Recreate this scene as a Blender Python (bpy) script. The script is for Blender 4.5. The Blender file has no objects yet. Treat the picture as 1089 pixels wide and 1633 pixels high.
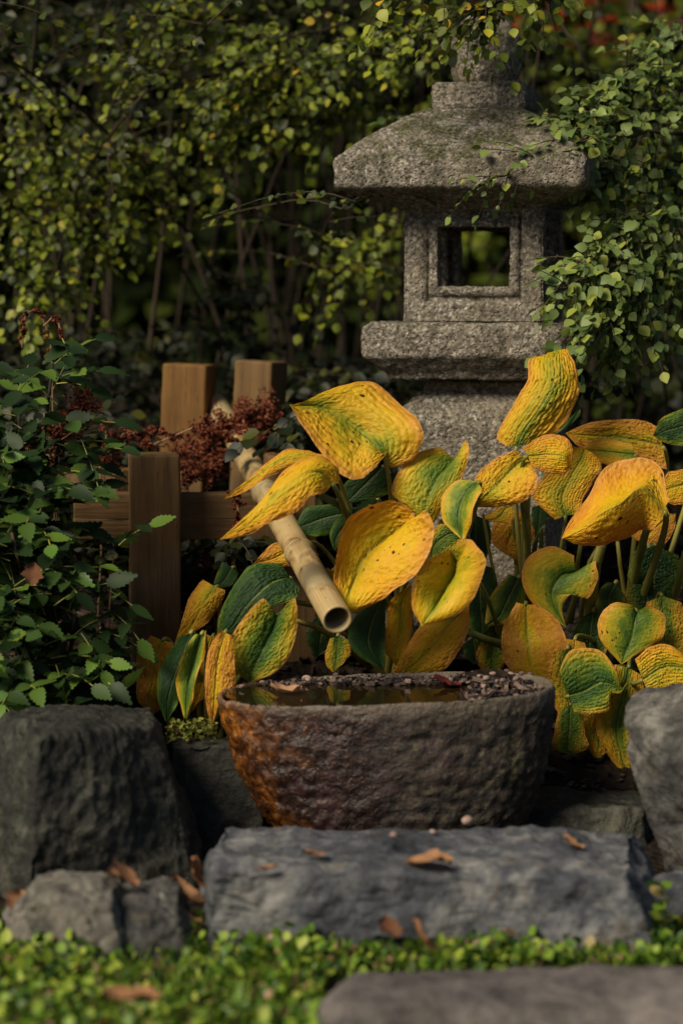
import bpy, bmesh, math, random
import numpy as np
from mathutils import Vector, Matrix, noise, Quaternion

rng = random.Random(11)
R = math.radians
scene = bpy.context.scene
COL = scene.collection

# ------------------------------------------------------------------ camera, world, sun, exposure
CH, FPX, W0, H0 = 0.98, 3623.0, 1089.0, 1633.0
PITCH = math.atan((816.5 - 480) / FPX)
cam = bpy.data.cameras.new('camera')
cam.sensor_fit = 'VERTICAL'; cam.sensor_height = 36.0; cam.sensor_width = 24.0
cam.lens = 36.0 * FPX / H0
cam.clip_end = 500; cam.clip_start = 0.05
cam.dof.use_dof = True; cam.dof.focus_distance = 4.27; cam.dof.aperture_fstop = 1.9; cam.dof.aperture_blades = 9
camo = bpy.data.objects.new('camera', cam); COL.objects.link(camo)
camo.location = (0, 0, CH); camo.rotation_euler = (R(90) - PITCH, 0, 0)
scene.camera = camo

SUN = Vector((-0.74, -0.72, 0.84)).normalized()
world = bpy.data.worlds.new('World'); scene.world = world; world.use_nodes = True
wn = world.node_tree; wn.nodes.clear()
sk = wn.nodes.new('ShaderNodeTexSky'); sk.sky_type = 'NISHITA'; sk.sun_disc = False
sk.sun_elevation = math.asin(SUN.z); sk.sun_rotation = math.atan2(SUN.x, SUN.y)
bg = wn.nodes.new('ShaderNodeBackground'); bg.inputs['Strength'].default_value = 0.05
wo = wn.nodes.new('ShaderNodeOutputWorld')
wn.links.new(sk.outputs[0], bg.inputs[0]); wn.links.new(bg.outputs[0], wo.inputs[0])
sl = bpy.data.lights.new('sun', 'SUN'); sl.energy = 4.6; sl.angle = R(26); sl.color = (1.0, 0.88, 0.68)
so = bpy.data.objects.new('sun', sl); COL.objects.link(so)
so.rotation_euler = SUN.to_track_quat('Z', 'Y').to_euler(); so.location = (-3, -2, 6)
scene.view_settings.view_transform = 'Standard'; scene.view_settings.look = 'None'
scene.view_settings.exposure = 0.14; scene.view_settings.gamma = 1
scene.cycles.max_bounces = 6; scene.cycles.transparent_max_bounces = 8

# ------------------------------------------------------------------ pixel rays (photo pixels, 1089 x 1633)
_cp, _sp = math.cos(PITCH), math.sin(PITCH)
def ray(px, py):
    a, b = (px - W0 / 2) / FPX, (H0 / 2 - py) / FPX
    return Vector((a, _cp + b * _sp, -_sp + b * _cp))
def at(px, py, Y):
    d = ray(px, py); return Vector((0, 0, CH)) + d * (Y / d.y)
def at_z(px, py, z):
    d = ray(px, py); return Vector((0, 0, CH)) + d * ((z - CH) / d.z)
def proj(p):
    q = Vector(p) - Vector((0, 0, CH))
    x, u, f = q.x, q.y * _sp + q.z * _cp, q.y * _cp - q.z * _sp
    return (W0 / 2 + FPX * x / f, H0 / 2 - FPX * u / f)
_GP = [(-20, 0), (3.85, 0), (4.0, .02), (4.15, .09), (4.35, .2), (4.6, .29), (5.0, .375), (6.5, .6), (9, .7), (80, .72)]
def gz(y):
    for (a, za), (b, zb) in zip(_GP, _GP[1:]):
        if y <= b:
            t = max(0, (y - a) / (b - a)); return za + (zb - za) * t
    return .72

# ------------------------------------------------------------------ node helper
class Mat:
    def __init__(s, name):
        s.m = bpy.data.materials.new(name); s.m.use_nodes = True
        s.t = s.m.node_tree; s.t.nodes.clear()
        s.out = s.t.nodes.new('ShaderNodeOutputMaterial')
    def n(s, typ, ins=None, **props):
        nd = s.t.nodes.new('ShaderNode' + typ)
        for k, v in props.items(): setattr(nd, k, v)
        for k, v in (ins or {}).items(): s.set(nd, k, v)
        return nd
    def set(s, nd, k, v):
        i = nd.inputs[k]
        if hasattr(v, 'is_output') or hasattr(v, 'links'): s.t.links.new(v, i)
        else:
            if i.type == 'RGBA' and len(v) == 3: v = (*v, 1)
            i.default_value = v
    def coord(s, which='Object'): return s.n('TexCoord').outputs[which]
    def noise(s, vec, scale, detail=4, rough=.55, dist=0):
        return s.n('TexNoise', {'Vector': vec, 'Scale': scale, 'Detail': detail, 'Roughness': rough, 'Distortion': dist}).outputs['Fac']
    def vor(s, vec, scale, out='Distance', **k):
        return s.n('TexVoronoi', {'Vector': vec, 'Scale': scale}, **k).outputs[out]
    def ma(s, op, a, b=0.0, clamp=False):
        nd = s.n('Math', operation=op, use_clamp=clamp); s.set(nd, 0, a); s.set(nd, 1, b); return nd.outputs[0]
    def ramp(s, fac, stops, interp='LINEAR'):
        nd = s.n('ValToRGB', {'Fac': fac}); cr = nd.color_ramp; cr.interpolation = interp
        while len(cr.elements) < len(stops): cr.elements.new(.5)
        for e, (p, c) in zip(cr.elements, stops):
            e.position = p; e.color = (*c, 1) if len(c) == 3 else c
        return nd.outputs[0]
    def step(s, x, a, b):
        nd = s.n('MapRange', {'Value': x, 'From Min': a, 'From Max': b}, interpolation_type='SMOOTHSTEP'); return nd.outputs[0]
    def mix(s, f, a, b, blend='MIX'):
        nd = s.n('Mix', data_type='RGBA', blend_type=blend)
        s.set(nd, 0, f); s.set(nd, 6, a); s.set(nd, 7, b); return nd.outputs[2]
    def attr(s, name): return s.n('Attribute', attribute_type='OBJECT', attribute_name=name).outputs['Fac']
    def bump(s, h, strength=.5, dist=.01, normal=None):
        i = {'Height': h, 'Strength': strength, 'Distance': dist}
        if normal is not None: i['Normal'] = normal
        return s.n('Bump', i).outputs[0]
    def xyz(s, v):
        nd = s.n('SeparateXYZ', {'Vector': v}); return nd.outputs
    def rnd(s):
        a = s.n('ObjectInfo').outputs['Random']; b = s.n('NewGeometry').outputs['Random Per Island']
        return s.ma('FRACT', s.ma('ADD', a, b))
    def bsdf(s, color, rough=.6, normal=None, spec=.4, trans=0, tcol=None, **extra):
        p = s.n('BsdfPrincipled', {'Base Color': color, 'Roughness': rough, 'Specular IOR Level': spec})
        for k, v in extra.items(): s.set(p, k.replace('_', ' '), v)
        if normal is not None: s.set(p, 'Normal', normal)
        sh = p.outputs[0]
        if trans:
            tr = s.n('BsdfTranslucent', {'Color': tcol if tcol is not None else color})
            mx = s.n('MixShader', {0: trans}); s.t.links.new(sh, mx.inputs[1]); s.t.links.new(tr.outputs[0], mx.inputs[2]); sh = mx.outputs[0]
        s.t.links.new(sh, s.out.inputs[0]); return s.m

# ------------------------------------------------------------------ object helpers
def tag(o, label=None, cat=None, group=None, kind=None):
    if label: o['label'] = label
    if cat: o['category'] = cat
    if group: o['group'] = group
    if kind: o['kind'] = kind
    return o
def thing(name, label, cat, loc=(0, 0, 0), group=None, rotz=0):
    o = bpy.data.objects.new(name, None); COL.objects.link(o); o.location = loc; o.rotation_euler = (0, 0, rotz)
    o.empty_display_size = .1
    return tag(o, label, cat, group)
def link(name, me, parent=None, mat=None):
    o = bpy.data.objects.new(name, me); COL.objects.link(o)
    if mat and not me.materials: me.materials.append(mat)
    if parent: o.parent = parent
    return o
def mesh(name, V, F, mat=None, smooth=True, uv=None):
    me = bpy.data.meshes.new(name)
    me.from_pydata([tuple(v) for v in V], [], [tuple(f) for f in F])
    if uv is not None:
        l = me.uv_layers.new(name='UVMap')
        idx = np.empty(len(me.loops), dtype=np.int32); me.loops.foreach_get('vertex_index', idx)
        l.data.foreach_set('uv', np.asarray(uv, dtype=np.float32)[idx].ravel())
    if smooth: me.polygons.foreach_set('use_smooth', [True] * len(me.polygons))
    if mat: me.materials.append(mat)
    me.update(); return me
def off(V, o): return [Vector(v) - Vector(o) for v in V]

class MB:
    def __init__(s): s.V, s.F = [], []
    def add(s, V, F):
        b = len(s.V); s.V += [Vector(v) for v in V]; s.F += [tuple(i + b for i in f) for f in F]
    def tube(s, pts, rad, n=6, cap=True):
        pts = [Vector(p) for p in pts]; m = len(pts)
        if not isinstance(rad, (list, tuple)): rad = [rad] * m
        V, F = [], []; ref = None
        for i, p in enumerate(pts):
            t = (pts[min(i + 1, m - 1)] - pts[max(i - 1, 0)])
            if t.length < 1e-9: t = Vector((0, 0, 1))
            t.normalize()
            if ref is None: ref = Vector((0, 0, 1)) if abs(t.z) < .9 else Vector((1, 0, 0))
            a = t.cross(ref); a = a.normalized() if a.length > 1e-6 else t.orthogonal().normalized()
            b = a.cross(t).normalized(); ref = b
            for k in range(n):
                q = 2 * math.pi * k / n; V.append(p + (a * math.cos(q) + b * math.sin(q)) * rad[i])
        for i in range(m - 1):
            for k in range(n):
                F.append((i * n + k, i * n + (k + 1) % n, (i + 1) * n + (k + 1) % n, (i + 1) * n + k))
        if cap:
            F.append(tuple(range(n - 1, -1, -1))); F.append(tuple((m - 1) * n + k for k in range(n)))
        s.add(V, F)
    def mesh(s, name, mat, smooth=True, origin=None):
        return mesh(name, off(s.V, origin) if origin is not None else s.V, s.F, mat, smooth)

def fbm(p, f, o=4): return noise.fractal(Vector(p) * f, 1.0, 2.0, o)
def displace(V, F, fn):
    bm = bmesh.new(); vs = [bm.verts.new(v) for v in V]
    for f in F:
        try: bm.faces.new([vs[i] for i in f])
        except ValueError: pass
    bmesh.ops.remove_doubles(bm, verts=bm.verts, dist=1e-5)
    bmesh.ops.recalc_face_normals(bm, faces=bm.faces); bm.normal_update()
    new = [(v, v.co + v.normal * fn(v.co)) for v in bm.verts]
    for v, c in new: v.co = c
    bm.normal_update(); return bm
def bm_mesh(name, bm, mat, smooth=True):
    me = bpy.data.meshes.new(name); bm.to_mesh(me); bm.free()
    me.polygons.foreach_set('use_smooth', [smooth] * len(me.polygons)); me.materials.append(mat); return me

# ================================================================== materials
def mat_granite():
    m = Mat('granite'); c = m.coord()
    moss = m.attr('moss')
    fine = m.noise(c, 125, 4, .75); mid = m.noise(c, 38, 5, .65); big = m.noise(c, 7, 5, .6)
    base = m.ramp(fine, [(.33, (.024, .020, .016)), (.45, (.15, .128, .10)), (.56, (.34, .30, .245)), (.66, (.66, .61, .52))])
    base = m.mix(m.step(mid, .42, .64), base, m.mix(.6, base, (.09, .08, .065)))
    base = m.mix(m.step(big, .45, .7), base, m.mix(.5, base, (.27, .225, .17)))
    up = m.xyz(m.n('NewGeometry').outputs['Normal'])[2]
    mf = m.ma('MULTIPLY', moss, m.ma('ADD', m.ma('MULTIPLY', m.step(up, -.1, .6), .75), .35))
    mf = m.ma('MULTIPLY', mf, m.step(m.noise(c, 22, 6, .7), .40, .60), True)
    base = m.mix(mf, base, m.mix(m.step(fine, .4, .65), (.028, .03, .012), (.12, .118, .04)))
    st = m.n('Mapping', {'Vector': c, 'Scale': (1.0, 1.0, .12)}).outputs[0]
    base = m.mix(m.ma('MULTIPLY', m.step(m.noise(st, 26, 5, .6), .52, .68), .55), base, m.mix(1.0, base, (.38, .36, .28), 'MULTIPLY'))
    base = m.mix(m.ma('MULTIPLY', m.step(m.noise(c, 15, 7, .75), .60, .66), .6), base, (.34, .34, .25))
    pits = m.step(m.vor(c, 120), .05, .4)
    h = m.ma('ADD', m.ma('MULTIPLY', m.noise(c, 95, 5, .7), 1.1), m.ma('MULTIPLY', pits, .5))
    return m.bsdf(base, .9, m.bump(h, 1.0, .009), .25)
def mat_rock(name, a, b, c3, scale=1.0, bumpd=.02, lich=(.25, .24, .2), lf=.62):
    m = Mat(name); c = m.coord()
    n1 = m.noise(c, 6 * scale, 8, .65, .6); n2 = m.noise(c, 45 * scale, 6, .7); n3 = m.noise(c, 16 * scale, 5, .6, 1.2)
    base = m.ramp(m.ma('ADD', m.ma('MULTIPLY', n1, .65), m.ma('MULTIPLY', n2, .35)), [(.38, a), (.5, b), (.61, c3)])
    base = m.mix(m.step(m.noise(c, 26 * scale, 8, .75), lf, lf + .1), base, lich)
    base = m.mix(m.step(n3, .58, .70), base, m.mix(.5, base, (.10, .075, .045)))
    h = m.ma('ADD', m.ma('MULTIPLY', n3, .7), m.ma('MULTIPLY', n2, .5))
    return m.bsdf(base, m.ma('ADD', .55, m.ma('MULTIPLY', n2, .3)), m.bump(h, .8, bumpd), .35)
def mat_basin():
    m = Mat('basin_stone'); c = m.coord(); x, y, z = m.xyz(c)
    n1 = m.noise(c, 9, 6, .6, .5); n2 = m.noise(c, 60, 5, .7); n3 = m.noise(c, 130, 3, .6)
    t = m.ma('ADD', m.ma('MULTIPLY', x, 1.9), m.ma('ADD', m.ma('MULTIPLY', n1, .9), .02))   # 0 wet left .. 1 dry right
    dry = m.ramp(n2, [(.3, (.008, .006, .005)), (.5, (.028, .021, .015)), (.7, (.09, .07, .044))])
    wet = m.ramp(n2, [(.3, (.006, .003, .0025)), (.52, (.022, .010, .0075)), (.7, (.065, .032, .022))])
    rust = m.ramp(m.noise(c, 24, 6, .7, 1), [(.33, (.015, .007, .004)), (.48, (.11, .036, .006)), (.62, (.34, .12, .012)), (.76, (.42, .21, .04))])
    base = m.mix(m.step(t, .3, .75), wet, dry)
    base = m.mix(m.ma('MULTIPLY', m.step(t, .22, -.05), m.ma('ADD', .55, m.ma('MULTIPLY', m.step(n2, .4, .6), .45))), base, rust)
    tint = m.step(m.noise(c, 14, 4, .6), .52, .68)
    base = m.mix(m.ma('MULTIPLY', tint, .5), base, (.055, .025, .028))
    mossy = m.ma('MULTIPLY', m.step(t, .55, .9), m.step(m.noise(c, 30, 6, .7), .52, .66))
    base = m.mix(m.ma('MULTIPLY', mossy, .6), base, (.11, .11, .04))
    rim = m.step(z, .235, .262)
    base = m.mix(m.ma('MULTIPLY', rim, .4), base, (.2, .16, .115))
    rough = m.ma('ADD', .22, m.ma('MULTIPLY', m.step(t, .15, .75), .55))
    h = m.ma('ADD', m.ma('MULTIPLY', n2, .8), m.ma('MULTIPLY', n3, .5))
    return m.bsdf(base, rough, m.bump(h, 1, .007), .55)
def mat_hosta():
    m = Mat('hosta_leaf'); uv = m.coord('UV'); x, y, _ = m.xyz(uv)
    g, age, dark = m.attr('green'), m.attr('age'), m.attr('dark')
    e = m.ma('ABSOLUTE', m.ma('MULTIPLY', m.ma('SUBTRACT', x, .5), 2))
    seedv = m.n('VectorMath', {0: uv, 1: m.n('CombineXYZ', {0: m.attr('seed'), 1: m.attr('seed')}).outputs[0]}, operation='ADD').outputs[0]
    n1 = m.noise(seedv, 3.2, 5, .6, .4); n2 = m.noise(seedv, 16, 5, .65)
    t = m.ma('ADD', m.ma('MULTIPLY', e, .42), m.ma('MULTIPLY', y, .20))
    t = m.ma('ADD', t, m.ma('MULTIPLY', m.ma('SUBTRACT', n1, .5), .62))
    t = m.ma('ADD', t, m.ma('MULTIPLY', m.ma('SUBTRACT', n2, .5), .22))
    t = m.ma('ADD', t, m.ma('SUBTRACT', .62, m.ma('MULTIPLY', g, 1.0)))
    col = m.ramp(t, [(.0, (.018, .055, .014)), (.15, (.05, .115, .016)), (.30, (.15, .215, .02)), (.44, (.38, .345, .016)), (.62, (.68, .445, .010)), (.88, (.76, .39, .008)), (1.0, (.70, .29, .010))])
    orange = m.ma('ADD', m.ma('MULTIPLY', m.step(e, .72, 1.0), .55), m.ma('MULTIPLY', age, m.step(m.ma('ADD', n1, m.ma('MULTIPLY', e, .25)), .38, .75)))
    orange = m.ma('MULTIPLY', orange, m.step(t, .28, .5), True)
    col = m.mix(orange, col, m.ramp(n2, [(.35, (.50, .19, .016)), (.65, (.66, .33, .06))]))
    vein = m.ma('ABSOLUTE', m.ma('SINE', m.ma('MULTIPLY', e, math.pi * 8)))
    col = m.mix(m.ma('MULTIPLY', m.step(vein, .16, .0), .26), col, m.mix(1.0, col, (.62, .66, .4), 'MULTIPLY'))
    mid = m.ma('MULTIPLY', m.step(e, .05, .0), m.step(y, .95, .4))
    col = m.mix(m.ma('MULTIPLY', mid, .55), col, (.33, .36, .07))
    # brown blotches and small necrotic spots
    vd = m.n('VectorMath', {0: seedv, 1: m.n('VectorMath', {0: m.n('TexNoise', {'Vector': seedv, 'Scale': 14, 'Detail': 3}).outputs['Color'], 1: (.05, .05, .05)}, operation='MULTIPLY').outputs[0]}, operation='ADD').outputs[0]
    vo = m.n('TexVoronoi', {'Vector': vd, 'Scale': 13})
    pick = m.step(m.xyz(vo.outputs['Color'])[0], .60, .64)
    sp = m.ma('MULTIPLY', m.step(vo.outputs['Distance'], .24, .17), pick)
    vo2 = m.n('TexVoronoi', {'Vector': vd, 'Scale': 40})
    sp2 = m.ma('MULTIPLY', m.step(vo2.outputs['Distance'], .3, .15), m.step(m.xyz(vo2.outputs['Color'])[0], .86, .9))
    spots = m.ma('MULTIPLY', m.ma('MAXIMUM', sp, sp2), m.step(m.noise(seedv, 2.4, 2), .42, .56))
    col = m.mix(m.ma('MULTIPLY', spots, m.attr('spot')), col, (.035, .012, .005))
    rimb = m.ma('MULTIPLY', m.step(e, .93, 1.0), m.step(n2, .48, .62))
    col = m.mix(m.ma('MULTIPLY', rimb, m.ma('ADD', .35, age)), col, (.24, .085, .025))
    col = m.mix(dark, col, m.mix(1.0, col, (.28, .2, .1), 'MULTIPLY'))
    rimt = m.ma('MULTIPLY', m.step(e, .955, .985), m.step(t, .3, .5))
    col = m.mix(m.ma('MULTIPLY', rimt, .55), col, (.72, .36, .10))
    cellv = m.n('VectorMath', {0: vd, 1: m.n('CombineXYZ', {0: 21.0, 1: 30.0, 2: 1.0}).outputs[0]}, operation='MULTIPLY').outputs[0]
    dimple = m.ma('MINIMUM', m.vor(cellv, 1.0), .75)
    patch = m.ma('ADD', .45, m.step(m.noise(seedv, 4, 3), .35, .65))
    h = m.ma('ADD', m.ma('MULTIPLY', vein, .25), m.ma('ADD', m.ma('MULTIPLY', m.noise(seedv, 48, 4), .45), m.ma('MULTIPLY', m.ma('SUBTRACT', 1.0, dimple), patch)))
    return m.bsdf(col, .52, m.bump(h, m.attr('relief'),   .0065), .24, .27, m.mix(1.0, col, (1, .8, .4), 'MULTIPLY'))
def mat_leaf(name, stops, rough=.5, spec=.35, trans=.25, tint=None):
    m = Mat(name); r = m.rnd(); c = m.coord()
    col = m.ramp(r, stops)
    col = m.mix(m.ma('MULTIPLY', m.noise(c, 2.5, 4), .25), col, m.mix(1.0, col, (.5, .6, .4), 'MULTIPLY'))
    return m.bsdf(col, rough, None, spec, trans, m.mix(1.0, col, tint or (1, 1, .5), 'MULTIPLY'))
def mat_wood(name, a, b):
    m = Mat(name); c = m.coord()
    mp = m.n('Mapping', {'Vector': c, 'Scale': m.n('CombineXYZ', {0: 1.0, 1: 1.0, 2: .06}).outputs[0]}).outputs[0]
    n1 = m.noise(mp, 60, 6, .65, .4); n2 = m.noise(c, 9, 5, .6)
    n3 = m.noise(mp, 190, 3, .6)
    col = m.ramp(m.ma('ADD', m.ma('MULTIPLY', n1, .6), m.ma('MULTIPLY', n2, .4)), [(.33, a), (.66, b)])
    col = m.mix(m.step(n3, .64, .72), col, (.018, .011, .006))
    col = m.mix(m.ma('MULTIPLY', m.step(m.noise(c, 5, 4), .5, .7), .4), col, (.13, .105, .075))
    return m.bsdf(col, .75, m.bump(m.ma('ADD', n1, m.ma('MULTIPLY', n3, .6)), .5, .004), .25)
def mat_bamboo():
    m = Mat('bamboo'); uv = m.coord('UV'); x, y, _ = m.xyz(uv); c = m.coord()
    mp = m.n('Mapping', {'Vector': uv, 'Scale': (1, .05, 1)}).outputs[0]
    st = m.noise(mp, 60, 4, .6); bl = m.noise(c, 14, 5, .6, .6)
    col = m.ramp(st, [(.3, (.30, .205, .085)), (.7, (.46, .345, .17))])
    col = m.mix(m.step(bl, .46, .62), col, (.19, .095, .028))
    col = m.mix(m.ma('MULTIPLY', m.step(m.noise(c, 7, 3), .5, .62), .6), col, (.30, .27, .16))
    col = m.mix(m.step(m.noise(c, 90, 4), .66, .72), col, (.08, .05, .02))
    return m.bsdf(col, .42, m.bump(st, .15, .002), .4)
def mat_soil():
    m = Mat('soil'); c = m.coord()
    n1 = m.noise(c, 14, 8, .7); v = m.vor(c, 55)
    col = m.ramp(n1, [(.3, (.006, .004, .003)), (.55, (.022, .015, .010)), (.75, (.052, .036, .024))])
    return m.bsdf(col, .95, m.bump(m.ma('ADD', n1, v), 1, .02), .15)
def mat_plain(name, stops, rough=.8, spec=.2, nscale=30, bumpd=.003, trans=0):
    m = Mat(name); c = m.coord(); n = m.noise(c, nscale, 6, .65)
    t = m.ma('ADD', m.ma('MULTIPLY', n, .5), m.ma('MULTIPLY', m.rnd(), .5))
    col = m.ramp(t, stops); return m.bsdf(col, rough, m.bump(n, .6, bumpd), spec, trans)
def mat_water():
    m = Mat('water'); c = m.coord()
    nrm = m.bump(m.noise(c, 14, 3, .5), .06, .01)
    return m.bsdf((.015, .010, .004), .03, nrm, .5, IOR=1.33)

GRANITE = mat_granite(); BASIN = mat_basin(); HOSTA = mat_hosta(); BAMBOO = mat_bamboo(); SOIL = mat_soil(); WATER = mat_water()
ROCK_DARK = mat_rock('dark_rock', (.007, .0075, .006), (.024, .025, .019), (.075, .073, .055), 1.3, .02, (.17, .165, .12), .64)
ROCK_BLUE = mat_rock('blue_grey_rock', (.016, .019, .027), (.068, .073, .084), (.19, .187, .18), lich=(.17, .15, .13))
ROCK_PALE = mat_rock('pale_rock', (.03, .028, .024), (.13, .12, .10), (.24, .225, .19), lich=(.36, .33, .27), lf=.58)
ROCK_GREY = mat_rock('grey_rock', (.014, .014, .015), (.062, .060, .055), (.19, .18, .16), lich=(.26, .26, .17))
ROCK_WARM = mat_rock('warm_grey_rock', (.05, .044, .042), (.12, .105, .10), (.20, .175, .16))
WOOD = mat_wood('stained_timber', (.062, .033, .012), (.17, .098, .038))
WOOD2 = mat_wood('orange_timber', (.085, .040, .010), (.19, .095, .026))
SHRUB = mat_leaf('shrub_leaf', [(0, (.010, .018, .003)), (.4, (.026, .040, .005)), (.75, (.065, .085, .008)), (.95, (.15, .165, .014)), (1, (.28, .22, .018))])
SHRUB_GREEN = mat_leaf('green_shrub_leaf', [(0, (.04, .075, .02)), (.5, (.095, .15, .036)), (.85, (.15, .21, .045)), (1, (.26, .28, .04))])
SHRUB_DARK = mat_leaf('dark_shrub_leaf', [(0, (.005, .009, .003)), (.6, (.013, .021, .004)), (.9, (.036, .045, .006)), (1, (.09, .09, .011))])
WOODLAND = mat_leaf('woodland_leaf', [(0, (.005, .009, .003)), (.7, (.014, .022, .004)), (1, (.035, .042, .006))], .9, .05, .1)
LIME = mat_leaf('lime_leaf', [(0, (.05, .085, .010)), (.5, (.13, .18, .015)), (1, (.27, .30, .025))])
YELLOWL = mat_leaf('yellow_leaf', [(0, (.35, .26, .02)), (1, (.62, .36, .02))])
REDL = mat_leaf('red_leaf', [(0, (.20, .025, .008)), (.6, (.40, .06, .015)), (1, (.5, .14, .03))], tint=(1, .5, .3))
SHRUB_SUNLIT = mat_leaf('sunlit_shrub_leaf', [(0, (.03, .048, .006)), (.35, (.09, .125, .011)), (.75, (.20, .245, .019)), (.95, (.30, .32, .024)), (1, (.42, .35, .03))])  # brightened copy of the shrub leaf; sunlight on front sprays put into colour
GREEN_SUNLIT = mat_leaf('sunlit_green_leaf', [(0, (.07, .115, .03)), (.5, (.15, .21, .055)), (.85, (.22, .28, .065)), (1, (.30, .33, .05))])  # brightened copy of the green shrub leaf, lit look put into colour
SUNLIT_COPY = {'shrub_leaf': SHRUB_SUNLIT, 'green_shrub_leaf': GREEN_SUNLIT}  # front sprays take the lit colour copies, inner leaves keep the darker ones
MAHONIA = mat_leaf('mahonia_leaf', [(0, (.008, .018, .006)), (.5, (.018, .038, .010)), (.8, (.038, .075, .015)), (1, (.09, .15, .02))], .50, .16, .06)
MAHONIA_YOUNG = mat_leaf('young_mahonia_leaf', [(0, (.05, .12, .02)), (1, (.13, .22, .03))], .35, .5, .12)
LAWN = mat_leaf('lawn_leaf', [(0, (.015, .04, .006)), (.3, (.06, .13, .012)), (.7, (.18, .29, .025)), (.92, (.36, .42, .06)), (.95, (.30, .17, .10)), (1, (.36, .22, .14))])
BARK = mat_plain('thin_bark', [(.3, (.022, .016, .011)), (.7, (.075, .055, .038))])
STALK = mat_plain('hosta_stalk', [(.3, (.085, .10, .018)), (.7, (.26, .23, .05))], .45, .4, 20)
DRIED = mat_plain('dried_flower', [(.25, (.035, .010, .008)), (.5, (.13, .034, .018)), (.75, (.26, .09, .045))], .9, .1, 60)
DRYSTEM = mat_plain('dried_stem', [(.3, (.10, .055, .028)), (.7, (.26, .165, .09))])
FALLEN = mat_plain('fallen_leaf', [(.25, (.12, .05, .025)), (.5, (.28, .13, .06)), (.75, (.42, .24, .13))], .8, .2, 25, trans=.1)
PEBBLE = mat_plain('pebble', [(.25, (.10, .07, .06)), (.5, (.24, .16, .13)), (.75, (.42, .30, .24))], .6, .35, 40)
CHIP = mat_plain('bark_chip', [(.25, (.016, .011, .009)), (.5, (.055, .036, .028)), (.75, (.15, .10, .08))], .9, .15, 40)
LITTER = mat_plain('basin_litter', [(.25, (.012, .010, .010)), (.5, (.05, .035, .03)), (.75, (.22, .15, .12))], .6, .3, 40)
MOSS = mat_plain('moss', [(.3, (.05, .06, .012)), (.7, (.19, .19, .04))], .95, .1, 40, .006)

# ================================================================== ground
def build_ground():
    xs = sorted(set([-60, -25, -12, -6, -4, -3] + [round(-2.2 + .06 * i, 3) for i in range(75)] + [3, 4, 6, 12, 25, 60]))
    ys = sorted(set([-20, -8, -3, 0, 1, 1.6] + [round(2 + .05 * i, 3) for i in range(100)] + [7.5, 8, 9, 10, 12, 16, 25, 40, 80]))
    V, F = [], []
    for y in ys:
        for x in xs:
            near = 1 if (abs(x) < 3 and 1.5 < y < 9) else 0
            V.append((x, y, gz(y) + near * (.012 * fbm((x, y, 0), 5, 4))))
    nx = len(xs)
    for j in range(len(ys) - 1):
        for i in range(nx - 1):
            F.append((j * nx + i, j * nx + i + 1, (j + 1) * nx + i + 1, (j + 1) * nx + i))
    tag(link('ground', mesh('ground', V, F, SOIL)), 'dark soil rising behind the stones', kind='structure')
build_ground()

# ================================================================== rocks
def cube_sphere(n):
    V, F, idx = [], [], {}
    def vid(p):
        k = tuple(round(c, 5) for c in p)
        if k not in idx: idx[k] = len(V); V.append(Vector(p))
        return idx[k]
    for ax in range(3):
        for sg in (-1, 1):
            for i in range(n):
                for j in range(n):
                    q = []
                    for a, b in ((i, j), (i + 1, j), (i + 1, j + 1), (i, j + 1)):
                        p = [0, 0, 0]; p[ax] = sg; p[(ax + 1) % 3] = -1 + 2 * a / n; p[(ax + 2) % 3] = -1 + 2 * b / n
                        q.append(vid(p))
                    F.append(q if sg > 0 else q[::-1])
    return V, F
_CS = {}
def rock(name, label, cat, top, bot, mat, rnd=.3, amp=.012, seed=0, n=44, group=None, freq=9, parent=None):
    """top / bot: world points FL, FR, BR, BL"""
    if n not in _CS: _CS[n] = cube_sphere(n)
    U, F = _CS[n]
    c = sum((Vector(p) for p in bot), Vector()) / 4
    T = [Vector(p) for p in top]; B = [Vector(p) for p in bot]
    sv = Vector((seed * 3.7, seed * 1.3, seed * 2.1)); V = []
    for p in U:
        s = p.normalized()
        k = max(abs(p.x), abs(p.y), abs(p.z))
        # rounded-box: squash towards a superellipsoid
        q = p * (1 - rnd) + s * rnd * 1.12
        a, b, h = (q.x + 1) / 2, (q.y + 1) / 2, (q.z + 1) / 2
        def bil(P): return (P[0] * (1 - a) + P[1] * a) * (1 - b) + (P[3] * (1 - a) + P[2] * a) * b
        V.append(bil(B) * (1 - h) + bil(T) * h)
    def fn(co):
        q = co + sv
        d = noise.voronoi(q * freq * .8)[0]
        P0, P1 = noise.voronoi(q * freq * .8)[1][:2]
        hs = lambda p: (math.sin(p.x * 12.99 + p.y * 78.2 + p.z * 37.7) * 4375.5) % 1.0
        k = min(1, (d[1] - d[0]) / .10); h0, h1 = hs(P0), hs(P1)
        facet = h0 * k + (h0 + h1) * .5 * (1 - k) - .5
        crack = max(0, .05 - (d[1] - d[0])) * -6
        return amp * (1.0 * fbm(q, freq * .45, 3) + 1.0 * facet + crack * .6 + .40 * fbm(q, freq * 2.2, 4) + .24 * fbm(q, freq * 6, 4))
    bm = displace([v - c for v in V], F, lambda co: fn(co + c))
    o = link(name, bm_mesh(name, bm, mat), parent); o.location = c
    return tag(o, label, cat, group)
def dropped(top, z, grow=0, back=0):
    c = sum((Vector(p) for p in top), Vector()) / 4
    out = []
    for p in top:
        d = Vector((p.x - c.x, p.y - c.y, 0)); q = Vector((p.x, p.y, 0)) + d * grow; q.z = z; out.append(q)
    return out

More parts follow.
